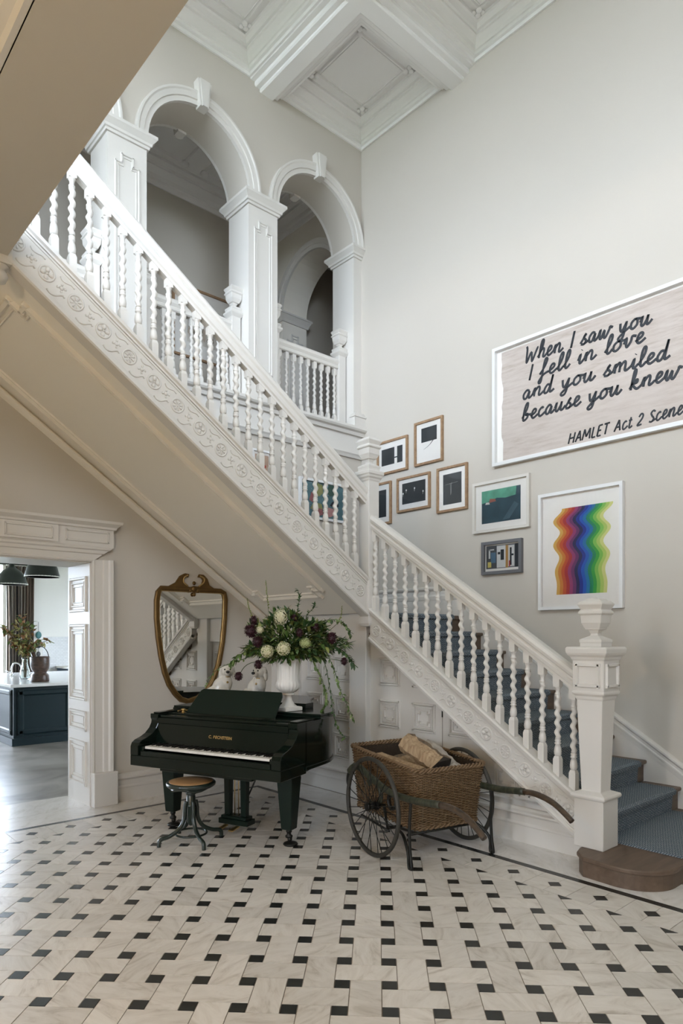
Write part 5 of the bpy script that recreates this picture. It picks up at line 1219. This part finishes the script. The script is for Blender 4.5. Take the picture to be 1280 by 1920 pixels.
# ================================================================== two-wheeled wicker cart (local: x across to the far wheel, y away from the handles)
ca = Vector((.976, -.217, 0)); crz = math.atan2(ca.y, ca.x)
cl = Vector((4.0, 3.52, 0))
ct = thing('wicker_cart', 'old wicker hand cart with two spoked wheels and wooden shafts', 'cart', cl, crz)
CM = Matrix.Translation(cl) @ Matrix.Rotation(crz, 4, 'Z')
def cb(mb, name, mat, par=None): return mb.build(name, mat, par or ct, False)
def wick():
    m, nt, b = newmat('willow_wicker'); g = N(nt, 'ShaderNodeNewGeometry'); n = N(nt, 'ShaderNodeTexNoise'); n.inputs['Scale'].default_value = 45; n.inputs['Detail'].default_value = 3; nt.links.new(g.outputs['Position'], n.inputs['Vector'])
    n2 = N(nt, 'ShaderNodeTexNoise'); n2.inputs['Scale'].default_value = 5; nt.links.new(g.outputs['Position'], n2.inputs['Vector'])
    a = ramp(nt, n.outputs['Fac'], [(.3, (.085, .048, .022)), (.55, (.19, .118, .06)), (.75, (.32, .225, .13))])
    nt.links.new(mixcol(nt, n2.outputs['Fac'], a, (.17, .10, .045, 1)), b.inputs['Base Color']); b.inputs['Roughness'].default_value = .6; return m
WK = wick()
# wheels
WR = .375
sp_me = MB().tube([(0, 0, .03), (0, 0, WR - .02)], .0032, 5).mesh('spoke'); sp_me.materials.append(MT['iron'])
for sx in (-1, 1):
    x = -.45 if sx < 0 else .425
    w = cb(MB().tube([(x, WR * .955 * math.cos(2 * math.pi * i / 56), WR + WR * .955 * math.sin(2 * math.pi * i / 56)) for i in range(56)], .017, 10, True, flat=1.0), 'wheel_rim', plain('dark_tyre', (.030, .027, .020), .6, var=.4, scale=20))
    hub = MB(); 
    for a, b, r in ((-.055, -.05, .02), (-.05, -.03, .03), (-.03, .03, .024), (.03, .05, .032), (.05, .07, .02)):
        hub.tube([(x + a, 0, WR), (x + b, 0, WR)], r, 14)
    cb(hub, 'hub', MT['iron'], w)
    for k in range(28):
        a = 2 * math.pi * k / 28; tilt = .07 * (1 if k % 2 else -1)
        o = link('spoke', sp_me, w, False); o.location = (x + (.03 if k % 2 else -.03), 0, WR); o.rotation_euler = (a, 0, 0)
        o.matrix_local = Matrix.Translation((x + (.03 if k % 2 else -.03), 0, WR)) @ Matrix.Rotation(a, 4, 'X') @ Matrix.Rotation(-tilt * (1 if k % 2 else 1), 4, 'Y')
cb(MB().tube([(-.42, 0, WR), (-.34, 0, WR), (-.31, 0, .19), (.31, 0, .19), (.34, 0, WR), (.42, 0, WR)], .014, 8), 'axle', MT['iron'])
# springs
for sx in (-1, 1):
    x = sx * .37
    for r, z in ((.115, .45), (.09, .445)):
        cb(MB().tube([(x, .10 + r * math.cos(a), z + r * .95 * math.sin(a)) for a in [math.pi * (.2 + 1.5 * i / 18) for i in range(19)]], .008, 6, flat=2), 'spring', MT['greenwood'])
    cb(MB().tube([(x, -.16 + .05 * math.cos(a), .44 + .06 * math.sin(a)) for a in [2 * math.pi * i / 16 for i in range(16)]], .010, 6, True, flat=1.8), 'spring_shackle', MT['iron'])
# shafts with handles
for sx in (-1, 1):
    x = -.372 if sx < 0 else .39
    pth = smooth_path([(x, .47, .55), (x, .40, .60), (x, .30, .605), (x, .1, .55), (x, -.15, .50), (x, -.45, .505), (x, -.7, .535), (x, -.85, .545), (x, -1.0, .52), (x, -1.12, .462), (x, -1.17, .43)], 5)
    rad = [.024 - .004 * i / len(pth) for i in range(len(pth))]
    cb(MB().tube(pth[:32], rad[:32], 8, flat=1.2), 'shaft', MT['greenwood']); cb(MB().tube(pth[31:], rad[31:], 10), 'handle', MT['handle'])
    # scroll at the rear end and stand legs
    cb(MB().tube(smooth_path([(x, .45, .57), (x, .49, .52), (x, .50, .46), (x, .47, .40)], 5), .013, 8), 'rear_scroll', MT['iron'])
    cb(MB().tube(smooth_path([(x, -.40, .50), (x, -.38, .30), (x, -.39, .12), (x, -.41, .012), (x, -.375, .012), (x, -.36, .12), (x * .9, -.25, .20), (x * .75, -.1, .2)], 5), .0115, 8), 'stand', MT['iron'])
cb(MB().tube([(-.30, -.25, .20), (.30, -.25, .20)], .010, 8), 'cross_bar', MT['iron']); cb(MB().tube([(-.36, -.1, .2), (-.3, .4, .2)], .009, 8), 'under_bar', MT['iron']); cb(MB().tube([(.36, -.1, .2), (.3, .4, .2)], .009, 8), 'under_bar', MT['iron'])
# basket
bcx, bcy = .085, .19
def bask(t, z, off=0.0):
    """point on the basket wall: t along the perimeter 0..1, z height 0..1"""
    hw = (.30 + .03 * z) + off; hl = (.44 + .05 * z) + off; rc = .07; 
    per = [(-hw, -hl), (hw, -hl), (hw, hl), (-hw, hl)]
    L = [2 * hw, 2 * hl, 2 * hw, 2 * hl]; s = (t % 1) * sum(L); k = 0
    while s > L[k] and k < 3: s -= L[k]; k += 1
    a = Vector(per[k]); b = Vector(per[(k + 1) % 4]); p = a.lerp(b, s / L[k])
    dx, dy = hw - abs(p.x), hl - abs(p.y)
    if dx < rc and dy < rc:
        cc = Vector((math.copysign(hw - rc, p.x), math.copysign(hl - rc, p.y))); d = p - cc; d = d.normalized() * rc if d.length else d; p = cc + d
    sag = .03 * (1 if True else 0) * (p.y / .5) * z
    return Vector((bcx + p.x, bcy + p.y, .225 + z * .47 + sag))
ns = 84; we = MB()
rows = 44
for j in range(rows):
    z = (j + .5) / rows * .965; big = j in (0, 1, 2, rows - 1, rows - 2, rows - 3)
    pts = []
    for i in range(ns * 2):
        ph = (i + (2 * (j % 2) if True else 0)) % 4; o = .0075 * math.cos(math.pi * (i / 2 + j)); pts.append(bask(i / (ns * 2), z, o))
    we.tube(pts, .0046 if not big else .0062, 4, True)
w_ = cb(we, 'woven_sides', WK); w_['kind'] = 'stuff'
stk = MB()
for i in range(ns): stk.tube([bask((i + .0) / ns, 0), bask((i + .0) / ns, .5), bask((i + .0) / ns, .98)], .0042, 4)
q = cb(stk, 'stakes', WK); q['kind'] = 'stuff'
rim = MB()
for k in range(3):
    rim.tube([bask(i / 240, 1.0, .012 * math.cos(i * .8 + k * 2.1)) + Vector((0, 0, .012 * math.sin(i * .8 + k * 2.1))) for i in range(240)], .0095, 5, True)
cb(rim, 'braided_rim', WK)
ft = MB()
for k in range(2): ft.tube([bask(i / 240, 0.0, .010 * math.cos(i * .8 + k * 3.1)) + Vector((0, 0, .010 * math.sin(i * .8 + k * 3.1))) for i in range(240)], .009, 5, True)
cb(ft, 'braided_foot', WK)
bl = MB(); P0 = [bask(i / 40, .03, -.012) for i in range(40)]; P1 = [p + Vector((0, 0, .012)) for p in P0]; bl.loft(P0, P1); cb(bl, 'basket_floor', WK)
li = MB(); li.rings([[bask(i / 80, z, -.012) for i in range(80)] for z in (.02, .5, .97)], caps=False); cb(li, 'gap_shade_lining', plain('gap_shade_dark', (.035, .022, .012), .8, var=.4, scale=40))  # dark sheet behind the weave, shade of the gaps put into its colour
# ------------------------------------------------------------------ firewood
BK = wood('bark_wood', (.06, .042, .028), (.26, .18, .11), .85, (10, 10, 2), 4, bump=.6); SPW = wood('split_wood', (.24, .15, .08), (.48, .35, .21), .8, (12, 12, 2), 4, bump=.4); ASH = plain('pale_bark', (.40, .36, .31), .85, var=.6, scale=14, bump=.5)
def log(label, c, d, L, prof, mats, seed, roll=0):
    random.seed(seed); d = Vector(d).normalized(); s = d.cross(Vector((0, 0, 1))).normalized(); u = s.cross(d)
    R = []
    for j in range(12):
        t = (j / 11 - .5) * L; ring = []
        for a, b in prof:
            ca_, sa_ = math.cos(roll), math.sin(roll); k = 1 + random.uniform(-.11, .11); x, y = (a * ca_ - b * sa_) * k, (a * sa_ + b * ca_) * k
            ring.append(Vector(c) + d * (t + random.uniform(-.006, .006) * (j in (0, 11)) * 3) + s * x + u * y)
        R.append(ring)
    m = MB().rings(R, False); n = len(prof)
    m.mi = [(0 if (i % n) < n // 2 else 1) for i in range(len(m.f))]; m.mi[-1] = m.mi[-2] = 2
    o = m.build('firewood_log', mats); tag(o, label, 'log', 'firewood in the wicker cart'); return o
wp = lambda x, y, z: CM @ Vector((x, y, z)); wd = lambda x, y, z: (CM.to_3x3() @ Vector((x, y, z)))
dk_end = plain('dark_log_end', (.035, .026, .018), .9, var=.5, scale=60)
wedge = [(-.06, -.05), (0, -.065), (.06, -.045), (.075, .01), (.03, .06), (-.02, .07), (-.06, .045), (-.075, 0)]
flatw = [(-.085, -.03), (0, -.042), (.085, -.03), (.095, .0), (.05, .03), (0, .038), (-.05, .03), (-.09, .005)]
log('thick split log leaning highest in the wicker cart', wp(.02, -.02, .73), wd(.14, -.85, -.32), .40, [(a * 1.25, b * 1.25) for a, b in wedge], [SPW, BK, dk_end], 1, .5)
log('split log with whitish bark beside the highest log', wp(.195, -.03, .675), wd(.05, -.85, -.36), .38, wedge, [ASH, BK, dk_end], 2, 1.1)
log('pale splinter of wood lying along the near basket side', wp(-.115, .10, .645), wd(.12, -.98, -.08), .50, flatw, [SPW, SPW, SPW], 3, .2)
log('flat split log at the back of the wicker cart', wp(.04, .45, .60), wd(.95, .2, .05), .42, flatw, [SPW, BK, SPW], 4, .1)
log('broad pale plank of wood along the far basket side', wp(.20, .22, .56), wd(-.1, .98, .03), .55, flatw, [SPW, SPW, SPW], 5, -.5)
log('dark log deep in the wicker cart', wp(-.04, .16, .53), wd(.2, .95, .0), .45, wedge, [BK, BK, dk_end], 6)
log('lowest pale log under the others in the cart', wp(.0, -.12, .45), wd(.9, .3, .0), .40, wedge, [SPW, BK, SPW], 8, .9)
log('short split log at the handle end of the cart', wp(.03, -.15, .535), wd(.9, -.2, .0), .28, flatw, [SPW, BK, SPW], 9, .3)
bd = MB(); 
for i in range(260):
    x, y = random.uniform(-.2, .27), random.uniform(-.22, .6); d_ = rnd(1); d_.z *= .3; p = Vector((x, y, random.uniform(.36, .52))); bd.add([p, p + d_ * .05, p + d_ * .05 + Vector((.004, .006, .006)), p + Vector((.004, .006, .006))], [(0, 1, 2, 3)])
q = bd.xf(CM).build('wood_chips', SPW); tag(q, 'loose wood chips and kindling in the bottom of the cart', 'kindling', kind='stuff')
# ================================================================== kitchen beyond the doorway
KY0, KY1, KX0, KX1, KZ = 7.06, 15.6, -1.6, 7.6, 3.3
def conc():
    m, nt, b = newmat('polished_concrete'); g = N(nt, 'ShaderNodeNewGeometry'); n = N(nt, 'ShaderNodeTexNoise'); n.inputs['Scale'].default_value = 1.6; n.inputs['Detail'].default_value = 8; n.inputs['Distortion'].default_value = .7; nt.links.new(g.outputs['Position'], n.inputs['Vector'])
    nt.links.new(ramp(nt, n.outputs['Fac'], [(.35, (.17, .155, .135)), (.5, (.26, .24, .215)), (.65, (.35, .33, .30))]), b.inputs['Base Color']); b.inputs['Roughness'].default_value = .34; return m
struct(MB().box(KX0, KX1, KY0 + .02, KY1, -.2, -.003).build('floor_kitchen', conc()), 'polished grey concrete floor of the kitchen', 'floor')
kw_ = plain('kitchen_white', (.82, .795, .74), .6, var=.01)
def kt():
    m, nt, b = newmat('kitchen_wall_tiles'); g = N(nt, 'ShaderNodeNewGeometry'); sp = N(nt, 'ShaderNodeSeparateXYZ'); nt.links.new(g.outputs['Position'], sp.inputs[0]); cm = N(nt, 'ShaderNodeCombineXYZ'); nt.links.new(sp.outputs[0], cm.inputs[0]); nt.links.new(sp.outputs[2], cm.inputs[1])
    br_ = N(nt, 'ShaderNodeTexBrick'); br_.inputs['Scale'].default_value = 6.5; br_.inputs['Mortar Size'].default_value = .012; br_.inputs['Color1'].default_value = (.74, .74, .73, 1); br_.inputs['Color2'].default_value = (.68, .68, .67, 1); br_.inputs['Mortar'].default_value = (.50, .50, .49, 1); nt.links.new(cm.outputs[0], br_.inputs['Vector'])
    nt.links.new(br_.outputs['Color'], b.inputs['Base Color']); b.inputs['Roughness'].default_value = .2; return m
kb = MB(); holed(KX0, KX1, -.02, KZ + .2, [(a, b, .4, 3.25) for a, b in KWIN], lambda a, b, z0, z1: kb.box(a, b, KY1, KY1 + .3, z0, z1))
kbo = kb.build('wall_kitchen_back', kw_); struct(kbo, 'white kitchen wall with tall windows', 'wall')
MB().box(5.04, KX1, KY1 - .008, KY1, .9, 1.62).build('tile_splashback', kt(), kbo)
struct(MB().box(KX0 - .2, KX0, KY0, KY1 + .3, -.02, KZ + .2).build('wall_kitchen_left', kw_), 'white left wall of the kitchen', 'wall')
kl_ = MB(); holed(KY0, KY1 + .3, -.02, KZ + .2, [(13.5, 14.3, .4, 3.25)], lambda a, b, z0, z1: kl_.box(KX1, KX1 + .2, a, b, z0, z1))
struct(kl_.build('wall_kitchen_right', kw_), 'white right wall of the kitchen with an added unseen window', 'wall')
window('window_%d' % (wn + 5), (KX1 + .1, 13.9), (0, 1, 0), .8, .4, 3.25, 'unseen narrow window added in the kitchen side wall for light')  # unseen opening, put in so the kitchen walls get more light
struct(MB().box(KX0, KX1, KY0, KY1, KZ, KZ + .2).build('ceiling_kitchen', kw_), 'white kitchen ceiling', 'ceiling')
for i, (a, b) in enumerate(KWIN): window('window_%d' % (wn + i), ((a + b) / 2, KY1 + .12), (1, 0, 0), b - a, .4, 3.25, ('kitchen window beside the striped curtain', 'kitchen window left of the doorway view')[1 - i])
# curtain
def curtM():
    m, nt, b = newmat('curtain_linen'); g = N(nt, 'ShaderNodeNewGeometry'); mp = N(nt, 'ShaderNodeMapping'); mp.inputs['Scale'].default_value = (9, 1, .05); nt.links.new(g.outputs['Position'], mp.inputs[0]); n = N(nt, 'ShaderNodeTexNoise'); n.inputs['Scale'].default_value = 3; n.inputs['Detail'].default_value = 3; nt.links.new(mp.outputs[0], n.inputs['Vector'])
    nt.links.new(ramp(nt, n.outputs['Fac'], [(.35, (.06, .055, .06)), (.48, (.17, .12, .085)), (.6, (.22, .2, .18)), (.7, (.35, .3, .25))]), b.inputs['Base Color']); b.inputs['Roughness'].default_value = .9; return m
R = []
for zi in range(6):
    z = .05 + 3.1 * zi / 5; sp_ = 1 - .06 * math.sin(zi / 5 * math.pi)
    R.append([(4.53 + (-.29 + .58 * i / 60) * sp_, KY1 - .16 + .055 * math.sin(i * .95 + zi * .08), z) for i in range(61)] + [(4.53 + (-.29 + .58 * i / 60) * sp_, KY1 - .154 + .055 * math.sin(i * .95 + zi * .08), z) for i in range(60, -1, -1)])
cu_ = MB().rings(R).build('curtain', curtM()); tag(cu_, 'long brown and grey striped curtain beside the kitchen window', 'curtain')
rod = MB().tube([(1.7, KY1 - .16, 3.19), (4.95, KY1 - .16, 3.19)], .015, 8).build('curtain_rod', MT['iron']); tag(rod, 'dark metal curtain rod above the kitchen window', 'rod')
MB().box(4.84, 5.03, KY1 - .03, KY1, .0, 3.2).build('window_casing', kw_, kbo)
# teal hanging ornament on the window casing
hg = thing('hanging_garland', 'string of teal discs hanging beside the kitchen window', 'ornament', (4.935, KY1 - .04, 1.3)); tl = plain('teal_enamel', (.04, .16, .16), .4); dg_ = plain('dark_bead', (.05, .05, .05), .4)
MB().tube([(4.935, KY1 - .045, 1.95), (4.935, KY1 - .045, 1.05)], .004, 5).build('cord', MT['iron'], hg)
for z, r, mm in ((1.66, .065, tl), (1.44, .06, dg_), (1.24, .045, dg_)): MB().ball((4.935, KY1 - .05, z), r, 12, 8, (1, .25, 1.25)).build('disc', mm, hg)
# island
IC = onZ(22.6, 1400); ix, iy = IC.x, IC.y
isl = thing('kitchen_island', 'dark teal panelled kitchen island with pale marble top', 'kitchen island', (ix + 1.2, iy + .9, 0)); dt = plain('dark_teal_paint', (.004, .014, .017), .45, var=.1, spec=.25)
IW, ID = 2.6, 3.3
MB().box(ix + .03, ix + IW, iy + .03, iy + ID, .0, .88).build('body', dt, isl); MB().box(ix, ix + IW + .03, iy, iy + ID + .03, .0, .11).build('plinth', dt, isl)
tp = thing('island_worktop', 'pale marble worktop lying on the dark kitchen island', 'worktop', (ix + 1.2, iy + .9, .88))
MB().box(ix - .03, ix + IW + .05, iy - .03, iy + ID + .05, .88, .925).build('slab', plain('worktop_marble', (.74, .73, .71), .15, var=.06, scale=3), tp, bev=.004)
for k in range(3):
    x0 = ix + .08 + k * .84; d_ = MB(); d_.box(x0, x0 + .80, iy + .015, iy + .03, .15, .84); bars(d_, [(x0 + .05, iy + .015, .2), (x0 + .75, iy + .015, .2), (x0 + .75, iy + .015, .79), (x0 + .05, iy + .015, .79)], (0, -1, 0), .09, .012, True)
    dd_ = d_.build('door', dt, isl)
    hx = x0 + (.75 if k % 2 == 0 else .05); MB().tube([(hx, iy - .002, .66), (hx, iy - .03, .68), (hx, iy - .03, .74), (hx, iy - .002, .76)], .008, 6).build('handle', MT['brass'], dd_)
for k in range(3):
    y0 = iy + .1 + k * .85; d_ = MB(); d_.box(ix + .015, ix + .03, y0, y0 + .80, .15, .84); bars(d_, [(ix + .015, y0 + .05, .2), (ix + .015, y0 + .75, .2), (ix + .015, y0 + .75, .79), (ix + .015, y0 + .05, .79)], (-1, 0, 0), .08, .012, True); d_.build('side_panel', dt, isl)
# mortar, vase, tap
mc = onZ(75, 1278, .925); mo = thing('wooden_mortar', 'dark turned wooden mortar with wire handle on the island', 'mortar', mc); dw = wood('dark_turned_wood', (.025, .014, .010), (.10, .055, .035), .4, (4, 4, 10), 4)
MB().lathe([(.13, 0), (.14, .02), (.135, .10), (.12, .125), (.10, .14), (.105, .16), (.13, .2), (.145, .26), (.148, .38), (.14, .40), (.125, .39), (.12, .2), (.01, .18)], 28, mc).build('bowl', dw, mo)
MB().tube([(mc.x + .14 * math.cos(a) * RV.x * 1.0, mc.y + .14 * math.cos(a) * RV.y, mc.z + .36 + .20 * math.sin(a)) for a in [math.pi * i / 16 for i in range(17)]], .006, 6).build('wire_handle', MT['iron'], mo)
pe = mc + Vector((-.03, 0, .2)); q = MB().tube([pe, pe + Vector((-.08, 0, .27))], [.02, .035], 10).build('pestle', dw); tag(q, 'dark wooden pestle resting in the mortar', 'pestle')
vc = onZ(47, 1274, .925); va = thing('glass_vase', 'clear glass vase on the kitchen island', 'vase', vc)
gl = bpy.data.materials.new('clear_glass'); gl.use_nodes = True; b_ = gl.node_tree.nodes['Principled BSDF']; b_.inputs['Transmission Weight'].default_value = 1; b_.inputs['Roughness'].default_value = .02; b_.inputs['Base Color'].default_value = (.9, .95, .94, 1); b_.inputs['IOR'].default_value = 1.3
MB().lathe([(.075, 0), (.085, .02), (.075, .14), (.045, .24), (.04, .32), (.05, .36), (.046, .36), (.036, .32), (.041, .24), (.07, .14), (.078, .025), (.01, .015)], 24, vc).build('glass', gl, va)
random.seed(5); AUT = [plain('autumn_olive', (.20, .20, .05), .6, var=.3, scale=20), plain('autumn_green', (.13, .19, .05), .6, var=.3, scale=20), plain('autumn_rust', (.28, .13, .05), .6, var=.3, scale=20), plain('autumn_straw', (.40, .34, .13), .6, var=.2, scale=20)]
kd = (vc - CV).dot(FV)
for k, (px, py) in enumerate(((3, 1175), (18, 1182), (28, 1165), (40, 1150), (52, 1172), (62, 1170), (70, 1205), (92, 1200), (38, 1205), (22, 1205), (55, 1215))):
    e = atD(px, py, kd + random.uniform(-.25, .25)); b0 = vc + Vector((0, 0, .03)); t = thing('autumn_branch', ('autumn branch reaching ' + ('far left', 'left', 'up left', 'highest', 'up right of centre', 'right of the curtain', 'low right', 'furthest right', 'the middle of the bunch', 'low left', 'low in front')[k] + ' in the kitchen vase'), 'plant', b0, 0, 'autumn branches in the kitchen vase')
    sp_ = smooth_path([b0 + rnd(.02), vc + Vector((0, 0, .36)) + rnd(.015), (vc + Vector((0, 0, .36))).lerp(e, .5) + Vector((0, 0, .06)), e], 7); MB().tube(sp_, .005, 5).build('stem', plain('brown_twig', (.12, .08, .04), .7), t); m = MB()
    for i in range(34):
        f_ = .45 + .55 * i / 33; p = sp_[min(len(sp_) - 1, int(f_ * (len(sp_) - 1)))] + rnd(.05); leaf(m, p, rnd(1), random.uniform(.06, .12), random.uniform(.04, .07), random.randrange(4))
    m.build('leaves', AUT, t)
tc_ = onZ(22, 1268, .925); ta = thing('kitchen_tap', 'chrome swan-neck tap on the kitchen island', 'tap', tc_); chm = plain('chrome', (.75, .75, .75), .12, 1, var=0)
MB().tube(smooth_path([tc_, tc_ + Vector((0, 0, .16)), tc_ + Vector((.05, -.02, .24)), tc_ + Vector((.13, -.05, .2)), tc_ + Vector((.15, -.06, .1))], 5), .014, 8).build('spout', chm, ta); MB().lathe([(.03, 0), (.03, .03), (.018, .04)], 14, tc_).build('base', chm, ta); MB().tube([tc_ + Vector((0, 0, .07)), tc_ + Vector((-.1, .03, .1))], .010, 8).build('lever', chm, ta)
# blue cabinet further back
bc = thing('wall_cabinet', 'small blue cabinet with pale top against the tiled wall', 'cabinet', (5.75, KY1 - .35, 0)); bl_ = plain('blue_paint', (.03, .06, .10), .4)
MB().box(5.35, 6.6, KY1 - .65, KY1 - .01, 0, .92).build('body', bl_, bc); MB().box(5.32, 6.62, KY1 - .68, KY1 - .01, .92, .96).build('top', kw_, bc)
for x in (5.4, 5.82): dq = MB().box(x, x + .38, KY1 - .665, KY1 - .65, .62, .88).build('drawer', bl_, bc); MB().ball((x + .19, KY1 - .68, .75), .02, 10, 8).build('knob', chm, dq)
# pendants
for lab, px, py, wpx, dia in (('dark green enamel pendant lamp nearer the doorway in the kitchen', 79, 1082, 62, .55), ('dark green bell pendant lamp at the far left of the kitchen', 22, 1096, 56, .55)):
    dep = FPX * dia / wpx; c = atD(px, py, dep); t = thing('pendant_lamp', lab, 'lamp', c, 0, 'kitchen pendant lamps'); r = dia / 2
    sh = [(r, 0), (r * 1.0, .012), (r * .93, .05), (r * .85, .15), (r * .6, .24), (r * .3, .30), (.05, .33), (.045, .38), (.03, .40)] if 'bell' in lab else [(r, 0), (r, .012), (r * .95, .06), (r * .86, .16), (r * .78, .2), (r * .4, .23), (.06, .24), (.05, .32), (.03, .34)]
    MB().lathe(sh + [(.02, sh[-1][1]), (.02, sh[-2][1] - .02)] + [(max(.02, a - .012), b) for a, b in reversed(sh[:-2])], 32, c).build('shade', plain('enamel_dark_green', (.008, .014, .010), .35), t)
    MB().tube([(c.x + (r - .006) * math.cos(2 * math.pi * i / 40), c.y + (r - .006) * math.sin(2 * math.pi * i / 40), c.z + .006) for i in range(40)], .009, 6, True).build('white_rim', kw_, t)
    MB().tube([(c.x, c.y, c.z + .33), (c.x, c.y, KZ)], .006, 6).build('cable', MT['iron'], t); MB().ball((c.x, c.y, c.z + .12), .05, 12, 8).build('bulb', plain('frosted_bulb', (.8, .8, .78), .3), t)
# ================================================================== unseen lantern added under the gallery for warm fill light
LC = Vector((-1.7, 1.4, 3.0))
la = thing('added_fill_lamp', 'unseen brass lantern added behind the viewer for warm fill light', 'lamp', LC)
MB().tube([LC + Vector((0, 0, .42)), LC + Vector((0, 0, 1.30))], .008, 6).build('chain', MT['brass'], la)
m = MB()
for i in range(6):
    a = i * math.pi / 3; d = Vector((math.cos(a), math.sin(a), 0)); m.tube([LC + d * .16, LC + d * .2 + Vector((0, 0, .35)), LC + Vector((0, 0, .45))], .009, 6)
m.tube([LC + Vector((.16 * math.cos(2 * math.pi * i / 24), .16 * math.sin(2 * math.pi * i / 24), 0)) for i in range(24)], .012, 6, True); m.tube([LC + Vector((.2 * math.cos(2 * math.pi * i / 24), .2 * math.sin(2 * math.pi * i / 24), .35)) for i in range(24)], .012, 6, True)
m.build('fill_lamp_frame', MT['brass'], la)
MB().ball(LC + Vector((0, 0, .15)), .05, 12, 8).build('bulb', plain('frosted_bulb', (.8, .8, .78), .3), la)
pl = bpy.data.lights.new('warm_fill_light', 'POINT'); pl.energy = 205; pl.color = (1, .74, .45); pl.shadow_soft_size = .1  # added warm fill for the lower hall
po = bpy.data.objects.new('warm_fill_light', pl); COL.objects.link(po); po.location = LC + Vector((0, 0, .06))
